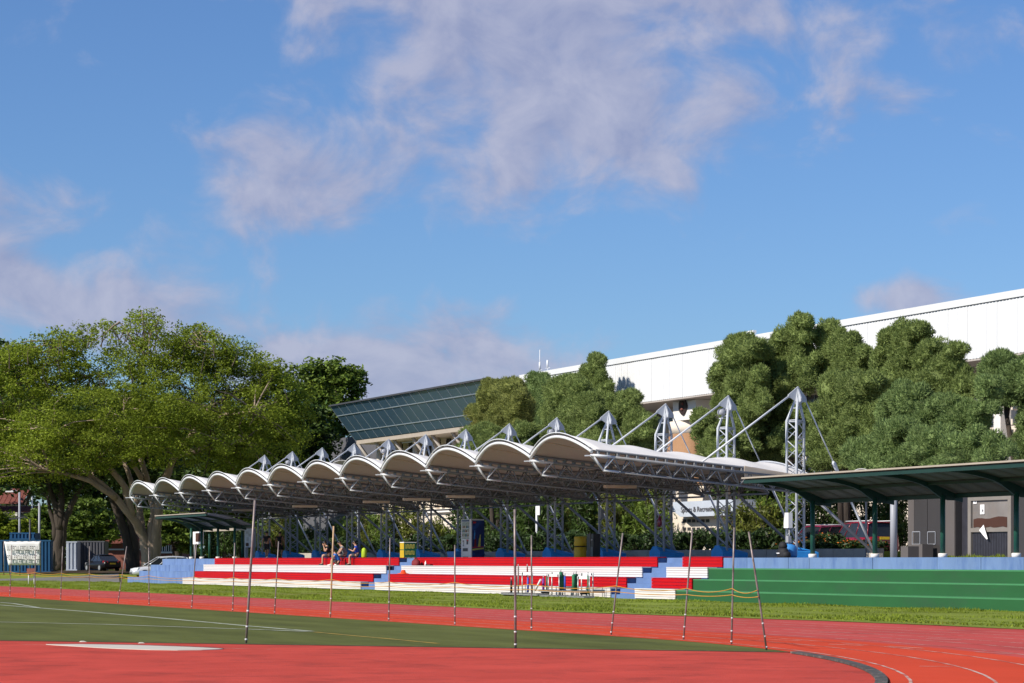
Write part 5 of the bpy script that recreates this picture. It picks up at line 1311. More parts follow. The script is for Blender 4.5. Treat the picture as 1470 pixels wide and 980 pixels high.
    for k in range(4):
        x = 221 + k * 9; b = MB(); p0, p1 = D(x, 0, Yd - .05), D(x + 6.5, 0, Yd - .05); z0, z1 = D(0, 791, Yd).z, D(0, 782.5, Yd).z
        b.obox(((p0.x + p1.x) / 2, (p0.y + p1.y) / 2, 0), RIGHT, (p1 - p0).length / 2, .05, z0, z1); wn = b.build('window', 'darkwin', r)
        b = MB(); m_ = (p0 + p1) / 2 - FWD * .08
        for s in (-1, 0, 1): c_ = m_ + RIGHT * s * .24; b.obox((c_.x, c_.y, 0), RIGHT, .035, .03, z0, z1)
        b.build('window_frame', 'white', wn)
    b = MB(); p0, p1 = D(219, 0, Yd - .4), D(258, 0, Yd - .4); b.obox(((p0.x + p1.x) / 2, (p0.y + p1.y) / 2, 0), RIGHT, (p1 - p0).length / 2, .08, D(0, 794, Yd).z, D(0, 791.5, Yd).z); b.build('white_sill', 'white', r)
    Yd = 290
    a, c = D(148, 815, Yd), D(182, 815, Yd)
    r = thing('far_house', 'small orange roofed house glimpsed between the dark trunks', 'house', (a.x, a.y, .6))
    b = MB(); q = [a, c, c + FWD * 6, a + FWD * 6]; zt = D(0, 762, Yd).z; b.hexa([(p.x, p.y, .5) for p in q] + [(p.x, p.y, zt) for p in q]); b.build('wall', 'housew', r)
    tiled(r, D(145, 0, Yd - .5), D(185, 0, Yd - .5), FWD, zt, D(0, 742, Yd).z, 4)
    b = MB(); p = D(170, 767, Yd - .05); b.obox((p.x, p.y, 0), RIGHT, .7, .05, p.z - .5, p.z + .3); b.build('window', 'darkwin', r)
    # white fabric domes beyond the canopy
    for (px, py, Yd, wpx, lb) in ((491, 660, 182, 25, 'white fabric dome rising behind the fifth canopy bay'), (1237, 672, 107, 24, 'white fabric dome showing above the near shelter roof')):
        t = D(px, py, Yd); w = wpx * Yd / F; zg = PZ - .05
        r = thing('fabric_dome', lb, 'canopy', (t.x, t.y, zg))
        b = MB(); rows = []
        for j in range(7):
            f = j / 6; rows.append([(t + RIGHT * (w * math.sin((i / 14 - .5) * math.pi) * (1 - .1 * f)) + FWD * (3.0 * f) + Vector((0, 0, -1.15 * w * (1 - math.cos((i / 14 - .5) * math.pi)) - .25 * f))) for i in range(15)])
        b.grid(rows); o = b.build('membrane', 'fabric', r); o.modifiers.new('thickness', 'SOLIDIFY').thickness = .03
        c = t + RIGHT * w * .78 + FWD * 2.6; b = MB(); b.tube([(c.x, c.y, zg), (c.x, c.y, t.z - .55 * w)], .05, 8); b.build('post', 'grey', r)
far_end()
# ================================================================ people
def skin_obj(verts, edges, radii, name, m, parent, sub=1):
    me = bpy.data.meshes.new(name); me.from_pydata([tuple(v) for v in verts], edges, []); o = bpy.data.objects.new(name, me); COL.objects.link(o)
    md = o.modifiers.new('skin', 'SKIN'); md.use_smooth_shade = True
    for i, r in enumerate(radii): me.skin_vertices[0].data[i].radius = (r, r)
    me.skin_vertices[0].data[0].use_root = True
    if sub: s = o.modifiers.new('sub', 'SUBSURF'); s.levels = sub; s.render_levels = sub
    dg = bpy.context.evaluated_depsgraph_get(); nm = bpy.data.meshes.new_from_object(o.evaluated_get(dg))
    bpy.data.objects.remove(o); bpy.data.meshes.remove(me)
    nm.name = name; nm.materials.clear(); nm.materials.append(M[m])
    for p in nm.polygons: p.use_smooth = True
    return link(name, nm, parent)
def person(label, loc, facing, J, shirt, shorts, shoe='black', skin='skin', sleeves=.45, long_hair=False):
    """J: joints in metres, local frame: x to the person's left, y towards the back, z up; pelvis first."""
    r = thing('person', label, 'person', loc); fx = Vector((facing[0], facing[1], 0)).normalized(); bk = -fx; lf = Vector((-fx.y, fx.x, 0))
    def T(p): return lf * p[0] + bk * p[1] + Vector((0, 0, p[2]))
    J = {k: Vector(v) for k, v in J.items()}
    names = ['pelvis', 'waist', 'chest', 'neck', 'head0', 'head1']; vs = [J['pelvis'], J['waist'], J['chest'], J['neck'], J['head'] + (J['neck'] - J['head']).normalized() * .06, J['head'], J['head'] + (J['head'] - J['neck']).normalized() * .085]
    rad = [.135, .125, .145, .055, .075, .092, .065]; ed = [(0, 1), (1, 2), (2, 3), (3, 4), (4, 5), (5, 6)]
    def chain(root, pts, rs):
        prev = root
        for p, q in zip(pts, rs): vs.append(Vector(p)); rad.append(q); ed.append((prev, len(vs) - 1)); prev = len(vs) - 1
        return prev
    for s in ('l', 'r'):
        w = J['wrist_' + s]; e = J['elbow_' + s]; d = (w - e).normalized(); palm = w + d * .08
        k = chain(2, [J['shoulder_' + s], e, w, palm], [.062, .045, .03, .033])
        side = d.cross(Vector((0, 0, 1)));
        if side.length < .1: side = Vector((0, 1, 0))
        side.normalize(); curl = side.cross(d)
        for q, ln in zip((-.030, -.010, .010, .030), (.075, .085, .08, .062)):
            chain(k, [palm + d * .03 + side * q, palm + d * (.03 + ln * .5) + side * q * 1.1 - curl * .008, palm + d * (.03 + ln * .9) + side * q - curl * .025], [.011, .009, .008])
        chain(len(vs) - 13, [w + d * .04 + side * .035, w + d * .075 + side * .058], [.012, .009])
        chain(0, [J['hip_' + s], J['knee_' + s], J['ankle_' + s], J['toe_' + s]], [.095, .062, .042, .035])
    skin_obj([T(v) for v in vs], ed, rad, 'body', skin, r)
    # shirt
    sv = [J['pelvis'].lerp(J['waist'], .12), J['waist'], J['chest'], J['chest'].lerp(J['neck'], .55)]; sr = [.160, .150, .168, .10]; se = [(0, 1), (1, 2), (2, 3)]
    for s in ('l', 'r'):
        sv += [J['shoulder_' + s], J['shoulder_' + s].lerp(J['elbow_' + s], sleeves)]; sr += [.082, .072]; n = len(sv); se += [(2, n - 2), (n - 2, n - 1)]
    skin_obj([T(v) for v in sv], se, sr, 'shirt', shirt, r)
    sv = [J['pelvis'].lerp(J['waist'], .6), J['pelvis']]; sr = [.148, .150]; se = [(0, 1)]
    for s in ('l', 'r'):
        sv += [J['hip_' + s], J['hip_' + s].lerp(J['knee_' + s], .85)]; sr += [.112, .095]; n = len(sv); se += [(1, n - 2), (n - 2, n - 1)]
    skin_obj([T(v) for v in sv], se, sr, 'shorts', shorts, r)
    hd = J['head']; up = (J['head'] - J['neck']).normalized(); fw = Vector((0, -1, 0)); 
    b = MB(); c = hd + up * .035 + Vector((0, .022, 0)); rows = []
    for j in range(7):
        th = math.pi * .62 * j / 6; rows.append([T(c + Vector((.098 * math.sin(th) * math.cos(t), .110 * math.sin(th) * math.sin(t), .100 * math.cos(th)))) + wloc(r) for t in np.linspace(0, 2 * math.pi, 13)])
    b.grid(rows); b.build('hair', 'hair', r)
    if long_hair:
        b = MB(); b.tube([T(hd + Vector((0, .09, .04))) + wloc(r), T(hd + Vector((0, .13, -.08))) + wloc(r), T(hd + Vector((0, .14, -.28))) + wloc(r)], [.07, .065, .03], 8); b.build('hair_tail', 'hair', r)
    b = MB(); q = T(hd + Vector((0, -.098, -.01))) + wloc(r); b.lathe(q, [(.008, -.02), (.016, -.012), (.008, .02)], 6)
    b.build('nose', skin, r)
    for s in (-1, 1):
        q = T(hd + Vector((s * .034, -.085, .018))) + wloc(r); b = MB(); b.lathe(q, [(.004, -.008), (.010, 0), (.004, .008)], 6); b.build('eye', 'hair', r)
        q = T(hd + Vector((s * .094, .01, -.0))) + wloc(r); b = MB(); b.lathe(q, [(.008, -.03), (.018, 0), (.008, .03)], 6); b.build('ear', skin, r)
    b = MB(); q = T(hd + Vector((0, -.088, -.042))) + wloc(r); b.lathe(q, [(.006, -.006), (.02, 0), (.006, .006)], 6); b.build('mouth', 'tile', r)
    for s in ('l', 'r'):
        a, t = J['ankle_' + s], J['toe_' + s]; b = MB(); a2 = a + Vector((0, .03, -.05)); b.tube([T(a2) + wloc(r), T(a2.lerp(t, .5)) + wloc(r), T(t + (t - a).normalized() * .05) + wloc(r)], [.05, .052, .035], 8); b.build('shoe', shoe, r)
    return r
def stand_pose(step=.0, swing=.1):
    return dict(pelvis=(0, 0, .93), waist=(0, 0, 1.08), chest=(0, .0, 1.30), neck=(0, .01, 1.47), head=(0, -.01, 1.61),
                shoulder_l=(.18, 0, 1.40), elbow_l=(.25, .05 + swing * .4, 1.13), wrist_l=(.25, -.02 + swing, .90), shoulder_r=(-.18, 0, 1.40), elbow_r=(-.26, .05 - swing * .4, 1.13), wrist_r=(-.27, -.03 - swing, .91),
                hip_l=(.10, 0, .88), knee_l=(.11, -step * .5 - .01, .48), ankle_l=(.11, -step * .6, .08), toe_l=(.12, -step * .6 - .15, .03),
                hip_r=(-.10, 0, .88), knee_r=(-.11, step * .2 - .04, .49), ankle_r=(-.11, step + .02, .10 + step * .35), toe_r=(-.12, step - .12, .03 + step * .1))
def sit_pose(seat=.0, lean=.12, drop=.40, spread=.12, reach=.3, hands=.18, headfwd=.05, kn=.46):
    z = seat
    return dict(pelvis=(0, 0, z + .13), waist=(0, -lean * .3, z + .30), chest=(0, -lean * .9, z + .50), neck=(0, -lean * 1.3, z + .66), head=(0, -lean * 1.3 - headfwd, z + .80),
                shoulder_l=(.18, -lean, z + .58), elbow_l=(.22, -lean - .12, z + .34), wrist_l=(.10, -lean - reach, z + hands + .12), shoulder_r=(-.18, -lean, z + .58), elbow_r=(-.22, -lean - .14, z + .34), wrist_r=(-.10, -lean - reach - .02, z + hands + .14),
                hip_l=(.09, -.05, z + .12), knee_l=(spread, -kn, z + .14 + (.40 - drop) * .5), ankle_l=(spread, -kn - .02, z - drop + .08), toe_l=(spread + .02, -kn - .17, z - drop + .035),
                hip_r=(-.09, -.05, z + .12), knee_r=(-spread, -kn, z + .15 + (.40 - drop) * .5), ankle_r=(-spread, -kn + .03, z - drop + .08), toe_r=(-spread - .02, -kn - .12, z - drop + .035))
def people():
    v = 48.0; p = P(383, 800, v); person('person in black walking away past the far shelter, one heel lifted', (p.x, v, PZ), (-.75, .65), stand_pose(.20, .12), 'shirtblack', 'shirtblack', 'paper', 'skind')
    v = 49.2; p = P(402, 800, v); person('person in black standing with a red sleeve, next to the walking one', (p.x, v, PZ), (-.85, .5), stand_pose(.03, .04), 'shirtblack', 'shirtblack', 'black', 'skind')
    z = TOP[4] + .034; v = ROWV[3] + .12
    fw = (-.25, -1)
    J = sit_pose(0, .16, .40, .10, .16, .40, .10, .42); J['wrist_l'] = (.10, -.36, .62); J['wrist_r'] = (-.06, -.34, .64)
    p = P(474, 803, v); person('seated person in a dark top with raised hand at the end of the group', (p.x, v, z), fw, J, 'shirtblack', 'shorts', 'black', 'skin')
    v2 = ROWV[2] + .30; z2 = TOP[3] + .034
    p = P(487, 815, v2); person('person in a bright blue shirt sitting one step lower than the others, knees up', (p.x, v2, z2), (-.5, -1), sit_pose(0, .20, .03, .13, .22, .02, .10, .40), 'shirtsky', 'shorts', 'paper', 'skin')
    p = P(497, 803, v); person('person in a grey shirt with black hair bending forward on the red bench', (p.x, v, z), (-.2, -1), sit_pose(0, .22, .40, .12, .24, .10, .08, .44), 'shirtgrey', 'shorts', 'paper', 'skin')
    p = P(514, 803, v); person('person in a royal blue shirt looking down at a phone on the red bench', (p.x, v, z), (-.45, -1), sit_pose(0, .10, .40, .10, .26, .28, .07, .44), 'shirtblue', 'shorts', 'black', 'skin')
    q = Vector((p.x, v, z)); f = Vector((-.41, -.91, 0)); c = q + f * .42
    b = MB(); b.obox((c.x, c.y, 0), (1, .3), .05, .012, z + .40, z + .53); tag(b.build('phone', 'black', loc=(c.x, c.y, z + .4)), 'dark phone held by the person in royal blue', 'phone')
    c = q - f * .32 ; b = MB(); b.lathe((c.x, c.y, z), [(.16, 0), (.19, .06), (.18, .34), (.13, .48), (.05, .53)], 12, sy=.8); o = tag(b.build('school_bag', 'lime', loc=(c.x, c.y, z)), 'lime green backpack behind the person in royal blue', 'backpack')
    b = MB(); b.tube([(c.x - .03, c.y, z + .5), (c.x, c.y, z + .6), (c.x + .04, c.y, z + .5)], .014, 5); b.build('handle', 'black', o)
people()
# ================================================================ trees
def ell_clumps(ells, Yd, n, thick, r0, r1, shell=.55, flat_bottom=None):
    "ells: (px, py, rx, ry [, depth offset]) in photo pixels at distance Yd; n clump centres spread through their outer volume"
    out = []; area = np.array([e[2] * e[3] for e in ells], float); area /= area.sum()
    for e, a in zip(ells, area):
        m = max(2, int(round(n * a))); d = unit(RNG.normal(size=(m, 3))); rr = (shell + (1 - shell) * RNG.uniform(size=(m, 1)) ** .6)
        rr = np.where(RNG.uniform(size=(m, 1)) < .22, RNG.uniform(.15, .8, size=(m, 1)), rr); d = d * rr
        Ye = Yd + (e[4] if len(e) > 4 else 0); s = Ye / F; th = thick * e[2] * s
        c = D(e[0], e[1], Ye)
        for q in d:
            p = c + RIGHT * q[0] * e[2] * s + FWD * q[1] * th + Vector((0, 0, q[2] * e[3] * s))
            if p.z < 2.0: continue
            out.append((p.x, p.y, p.z, RNG.uniform(r0, r1)))
    return np.array(out)
def limb_px(pts, Yd, dy=None):
    return [D(x, y, Yd + (0 if dy is None else dy[i])) for i, (x, y) in enumerate(pts)]
def grow_tree(name, label, base_px, Yd, limbs, ells, n, per, L, W, leaf, bark, r0=.8, r1=1.5, thick=.8, twigs=60, squash=.45, flat=.5, cat='tree', roots=False, sprigs=None, group=None, shell=.55):
    b0 = D(base_px[0], base_px[1], Yd); zg = gz(b0.x, b0.y) if base_px[1] > 790 else b0.z
    root = thing(name, label, cat, (b0.x, b0.y, zg), group)
    tk = MB(); ends = []
    for pts, ra, rb, dy in limbs:
        q = limb_px(pts, Yd, dy); nseg = []
        for a, c in zip(q[:-1], q[1:]):
            for k in range(3): nseg.append(a.lerp(c, k / 3) + Vector((random.uniform(-1, 1), random.uniform(-1, 1), 0)) * .06 * (k > 0))
        nseg.append(q[-1]); rs = [lerp(ra, rb, i / (len(nseg) - 1)) for i in range(len(nseg))]
        tk.tube(nseg, rs, 9); ends += nseg[len(nseg) // 2:]
    cl = ell_clumps(ells, Yd, n, thick, r0, r1, shell)
    if ends:
        E = np.array([tuple(e) for e in ends])
        idx = RNG.choice(len(cl), min(twigs, len(cl)), replace=False)
        for i in idx:
            c = cl[i, :3]; j = np.argmin(((E - c) ** 2).sum(1) + RNG.uniform(0, 12, len(E))); a = Vector(E[j]); t = Vector(c); mid = a.lerp(t, .5) + Vector((random.uniform(-.5, .5), random.uniform(-.5, .5), .04 * (t - a).length + random.uniform(-.2, .5)))
            tk.tube([a, a.lerp(mid, .5) + Vector((0, 0, .1)), mid, t], [.08, .06, .04, .012], 5, cap=False)
    if sprigs:
        tb = MB()
        for q in sprigs[1]: tb.tube(list(q), [.045, .03, .010], 4, cap=False)
        tb.build('twigs', 'twig', root)['kind'] = 'stuff'
    if tk.v: tk.build('trunk', bark, root)
    v, f = clump_leaves(cl, per, L, W, flat, squash)
    if sprigs: v = np.concatenate([v, clump_leaves(sprigs[0], 20, L * 1.15, W * 1.1, flat, .7)[0]])
    keep = v.reshape(-1, 4, 3)[:, :, 2].min(1) > zg + .6
    v = v.reshape(-1, 4, 3)[keep].reshape(-1, 3); f = np.arange(len(v)).reshape(-1, 4)
    np_mesh('crown', v, f, leaf, root)
    return root
def broadleaf():
    # the big rain tree
    Y0 = 190
    limbs = [([(213, 822), (211, 795), (207, 770), (190, 742), (168, 716), (146, 694), (118, 674)],   .48, .15, [0, 0, 0, -1, -2, -3, -4]),
             ([(215, 822), (217, 790), (218, 760), (222, 735), (214, 700), (203, 660), (206, 610), (204, 560)],   .46, .11, [0, 0, 0, 0, 1, 1, 1, 1]),
             ([(220, 822), (223, 790), (225, 755), (229, 720), (238, 685), (253, 652), (276, 622), (300, 585)],   .46, .12, [0, 0, -.5, -1, -1.5, -2, -2, -2]),
             ([(226, 822), (227, 780), (226, 745), (236, 700), (247, 668)], .34, .12, [.5, .5, .5, 1, 2]),
             ([(208, 775), (200, 730), (188, 690), (172, 650), (160, 600)], .30, .09, [0, 1, 2, 3, 3]),
             ([(204, 690), (194, 672), (186, 640), (178, 590)], .22, .08, [1, 0, -1, -2]),
             ([(190, 742), (180, 700), (155, 668), (120, 640), (80, 620)], .30, .08, [-1, -2, -3, -4, -5]),
             ([(168, 716), (130, 690), (95, 680), (60, 672)], .25, .08, [-2, -4, -5, -6]),
             ([(253, 652), (280, 648), (315, 640), (352, 632)], .28, .08, [-2, -3, -4, -5]), ([(276, 622), (320, 595), (365, 590)], .2, .07, [-2, -4, -5]),
             ([(206, 610), (205, 540), (208, 490), (203, 445)], .14, .03, [1, 0, 0, 0]), ([(208, 500), (222, 470), (232, 452)], .08, .02, [0, 0, 0]), ([(206, 520), (185, 480), (172, 462)], .08, .02, [0, 0, 0]),
             ([(205, 560), (250, 510), (285, 478)], .1, .03, [0, 0, 0]), ([(160, 600), (130, 540), (112, 490)], .1, .03, [3, 2, 2])]
    ells = [(60, 590, 115, 85), (190, 560, 120, 85), (320, 580, 110, 80), (110, 640, 105, 48, -4), (365, 640, 75, 50, -3), (235, 625, 95, 50, -5), (200, 510, 85, 45), (-10, 560, 90, 65), (55, 535, 90, 45), (290, 515, 85, 42), (275, 505, 75, 40), (95, 525, 80, 42), (350, 535, 65, 40), (398, 590, 45, 55), (415, 625, 35, 38), (340, 655, 70, 30, -3), (390, 560, 50, 40), (280, 560, 120, 70), (360, 590, 55, 45, -5), (400, 565, 48, 48), (425, 600, 32, 42), (20, 665, 90, 38, -3), (-40, 620, 80, 80), (150, 600, 120, 60, -7), (300, 625, 90, 45, -6), (60, 630, 90, 50, -7), (230, 575, 90, 45, -8)]
    sprigs = []; tw = []
    outline = [(-60, 505), (0, 497), (40, 490), (80, 476), (115, 470), (150, 463), (188, 456), (205, 446), (240, 458), (285, 471), (320, 482), (350, 500), (385, 524), (415, 556)]
    for k in range(95):
        i = k % (len(outline) - 1); f = RNG.uniform(); x = lerp(outline[i][0], outline[i + 1][0], f); y = lerp(outline[i][1], outline[i + 1][1], f)
        dy = RNG.uniform(-6, 9); dd = RNG.normal() * 3.0; base = D(x + RNG.normal() * 10, y + 34, Y0 + dd); tipp = D(x, y + dy, Y0 + dd); tw.append((base, base.lerp(tipp, .5) + Vector((RNG.normal() * .2, RNG.normal() * .2, .1)), tipp))
        for q in (.45, .7, .88, 1.0): c = base.lerp(tipp, q); sprigs.append((c.x + RNG.normal() * .2, c.y + RNG.normal() * .2, c.z, RNG.uniform(.35, .7)))
    # bare looking twigs threaded through the crown
    for k in range(50):
        x, y = RNG.uniform(-20, 400), RNG.uniform(500, 660); dd = -RNG.uniform(1.5, 6.5); base = D(x + (205 - x) * .10, y + 26, Y0 + dd + 1); tipp = D(x, y - RNG.uniform(5, 22), Y0 + dd); tw.append((base, base.lerp(tipp, .5) + Vector((RNG.normal() * .25, RNG.normal() * .25, .15)), tipp))
    grow_tree('rain_tree', 'huge spreading rain tree with several pale trunks at the far end of the stand', (215, 815), Y0, limbs, ells, 1550, 112, .10, .055, 'leaf', 'bark', .6, 1.25, .7, 220, .5, .5, sprigs=(np.array(sprigs), tw))
    # dark tree by the pale container, and the dark leaning trunk
    limbs = [([(86, 818), (84, 790), (86, 760), (82, 735), (72, 705), (66, 675)], .52, .16, None), ([(84, 818), (88, 780), (92, 750), (102, 725), (116, 700), (126, 670)], .42, .13, None), ([(86, 760), (88, 720), (86, 680)], .4, .14, None), ([(80, 775), (76, 745), (70, 720), (62, 700)], .25, .08, None)]
    ells = [(70, 660, 110, 50), (0, 640, 90, 45), (120, 650, 70, 45), (60, 610, 100, 50)]
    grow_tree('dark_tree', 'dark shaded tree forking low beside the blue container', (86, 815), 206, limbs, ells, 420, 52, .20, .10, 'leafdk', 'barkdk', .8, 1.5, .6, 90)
    limbs = [([(190, 820), (187, 790), (180, 765), (170, 738), (160, 712), (140, 680)], .55, .2, None), ([(194, 818), (194, 780), (186, 745), (180, 710), (176, 670)], .42, .16, None)]
    ells = [(150, 650, 80, 50), (210, 660, 80, 45), (180, 610, 100, 50)]
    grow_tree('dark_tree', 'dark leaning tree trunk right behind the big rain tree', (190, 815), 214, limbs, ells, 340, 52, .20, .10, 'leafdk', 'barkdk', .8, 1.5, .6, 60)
    # trees beyond, closing the view under the crown
    back = [((30, 800), 286, [(30, 640, 75, 75), (10, 590, 60, 60)], 'dense dark tree far beyond the tiled house'), ((130, 800), 268, [(120, 655, 70, 80), (140, 600, 60, 50)], 'dense dark tree far beyond the pale container'),
            ((255, 800), 250, [(255, 690, 70, 62), (270, 640, 70, 60), (300, 700, 50, 50)], 'dense dark tree behind the farthest canopy bays'), ((345, 800), 246, [(340, 690, 65, 60), (360, 630, 70, 60), (320, 660, 60, 60)], 'dense dark tree behind the third mast of the row'),
            ((420, 800), 250, [(415, 690, 60, 60), (425, 630, 55, 60)], 'dense dark tree behind the fifth canopy mast'), ((-40, 800), 255, [(-40, 600, 80, 110), (0, 530, 55, 40), (-60, 690, 80, 60)], 'tall dark tree at the outer edge beyond the rain tree'), ((190, 800), 275, [(190, 690, 70, 60), (200, 640, 80, 60)], 'dense dark tree beyond the brick house')]
    for bp, Yd, ells, lb in back:
        x = bp[0]; limbs = [([(x, 815), (x - 2, 760), (x + 3, 700), (x, 640)], .5, .15, None), ([(x, 740), (x + 22, 690), (x + 30, 650)], .25, .1, None), ([(x, 750), (x - 22, 700), (x - 32, 660)], .25, .1, None)]
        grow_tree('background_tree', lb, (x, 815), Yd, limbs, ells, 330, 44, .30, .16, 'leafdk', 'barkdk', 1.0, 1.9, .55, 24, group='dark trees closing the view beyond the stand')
    # the deep green tree between the rain tree and the glass building
    limbs = [([(470, 800), (466, 720), (470, 660), (478, 600), (480, 560)], .5, .12, None), ([(468, 680), (440, 620), (425, 570)], .25, .08, None), ([(470, 660), (500, 610), (515, 570)], .22, .07, None)]
    ells = [(480, 556, 42, 38), (455, 590, 45, 45), (482, 590, 28, 32), (440, 640, 50, 45), (470, 650, 25, 35), (490, 632, 16, 22), (508, 545, 22, 22), (430, 560, 40, 38), (468, 530, 30, 18)]
    grow_tree('green_tree', 'deep green full tree between the rain tree and the blue glass building', (470, 815), 262, limbs, ells, 430, 56, .23, .13, 'leafmid', 'barkdk', .7, 1.3, .8, 70)
    # smaller bright trees near the houses
    for (x, Yd, ells, lb, lf) in [(22, 240, [(20, 762, 30, 22), (-10, 755, 30, 28), (40, 758, 14, 14)], 'bright bushy tree before the tiled house', 'leaf'), (128, 246, [(125, 745, 32, 32), (150, 760, 22, 24), (108, 760, 20, 24)], 'mid green bushy tree above the pale container', 'leafmid'), (248, 232, [(240, 760, 28, 26), (262, 768, 22, 24), (225, 748, 20, 22), (255, 745, 25, 22)], 'mid green small tree beside the far shelter', 'leafmid'), (66, 250, [(64, 770, 22, 20), (60, 745, 18, 20)], 'low bright bush between the two lamp poles', 'leafmid')]:
        limbs = [([(x, 815), (x + 1, 790), (x - 2, 765)], .16, .07, None), ([(x, 790), (x + 12, 765)], .1, .04, None)]
        grow_tree('small_tree', lb, (x, 815), Yd, limbs, ells, 110, 44, .24, .13, lf, 'barkdk', .5, 1.0, .8, 14)
broadleaf()
# ---------------------------------------------------------------- rounded conifers before the hall
CONE = {}
def conifer(label, v, blobs, m, base_px=None, seedn=0):
    "blobs: (px, py, rx, ry) domes of needles; lower ones are filled in by smaller lobes"
    cx = sum(b[0] for b in blobs) / len(blobs); bp = base_px or cx
    g = P(bp, 800, v); root = thing('conifer', label, 'tree', (g.x, g.y, 1.6), 'rounded conifers in front of the white hall')
    tk = MB(); top = min(blobs, key=lambda b: b[1]); t = P(top[0], top[1], v)
    tk.tube([(g.x, g.y, 1.5), g.lerp(t, .35) + Vector((.2, 0, 1.2)), g.lerp(t, .7) + Vector((-.1, 0, .6)), t], [.19, .15, .10, .04], 8)
    cs, ds = [], []; core = MB(); small = []
    for (px, py, rx, ry) in blobs:
        for k in range(6):
            a_ = RNG.uniform(-.6, math.pi + .6); f_ = RNG.uniform(.55, .85); q_ = RNG.uniform(.40, .60); small.append((px + rx * f_ * math.cos(a_), py - ry * f_ * math.sin(a_), max(6, rx * q_), max(6, min(rx, ry) * q_ * .95)))
    blobs = list(blobs) + small
    for (px, py, rx, ry) in blobs:
        c = P(px, py, v); Yd = -c.x * CP + c.y * SP; k = Yd / F; ax, az = rx * k, ry * k; ay = max(ax, min(az, ax * 1.1)) * .95
        c = c + FWD * (float(RNG.uniform(-.8, .8)) - (.7 if (px, py, rx, ry) in small else 0))
        if (px, py, rx, ry) not in small: tk.tube([g.lerp(t, min(.95, max(.15, (c.z - 1.6) / (t.z - 1.6) - .12))), c], [.08, .03], 5)
        ks = RNG.normal(size=(7, 3)) * 3.2; ph = RNG.uniform(0, 6.28, 7); A = np.array([tuple(RIGHT), tuple(FWD), (0, 0, 1)]); sc_ = np.array([ax, ay, az])
        def lump(d):
            return 1 + .13 * np.sin(d @ ks[:4].T + ph[:4]).sum(1) * .6 + .05 * np.sin(d @ (ks[4:] * 2.6).T + ph[4:]).sum(1)
        n = int(340 * 4 * math.pi * ((ax * ay + ax * az + ay * az) / 3)); d = unit(RNG.normal(size=(n, 3))); d = d[(d[:, 2] > -.75)]; n = len(d)
        r_ = lump(d)[:, None] * RNG.uniform(.84, 1.0, size=(n, 1))
        pos = np.array(c)[None, :] + (d * sc_ * r_) @ A
        nrm = unit((d / sc_) @ A)
        cs.append(pos); ds.append(unit(nrm + np.array([0, 0, .45]) + RNG.normal(size=(n, 3)) * .45))
        m_ = 6; rows = []
        for j in range(m_):
            th = math.pi * j / (m_ - 1); row = []
            for q in np.linspace(0, 2 * math.pi, 10):
                dd = np.array([[math.cos(q) * math.sin(th), math.sin(q) * math.sin(th), math.cos(th)]]); p = np.array(c) + ((dd * sc_ * lump(dd)[:, None] * .84) @ A)[0]; row.append(tuple(p))
            rows.append(row)
        core.grid(rows, smooth=False)
    tk.build('trunk', 'barkdk', root)
    cs, ds = np.concatenate(cs), np.concatenate(ds)
    vts, f = blades(cs, ds, np.full((len(cs), 1), .155), .026)
    cr = np_mesh('crown', vts, f, m, root)
    core.build('inner_foliage', m, cr)
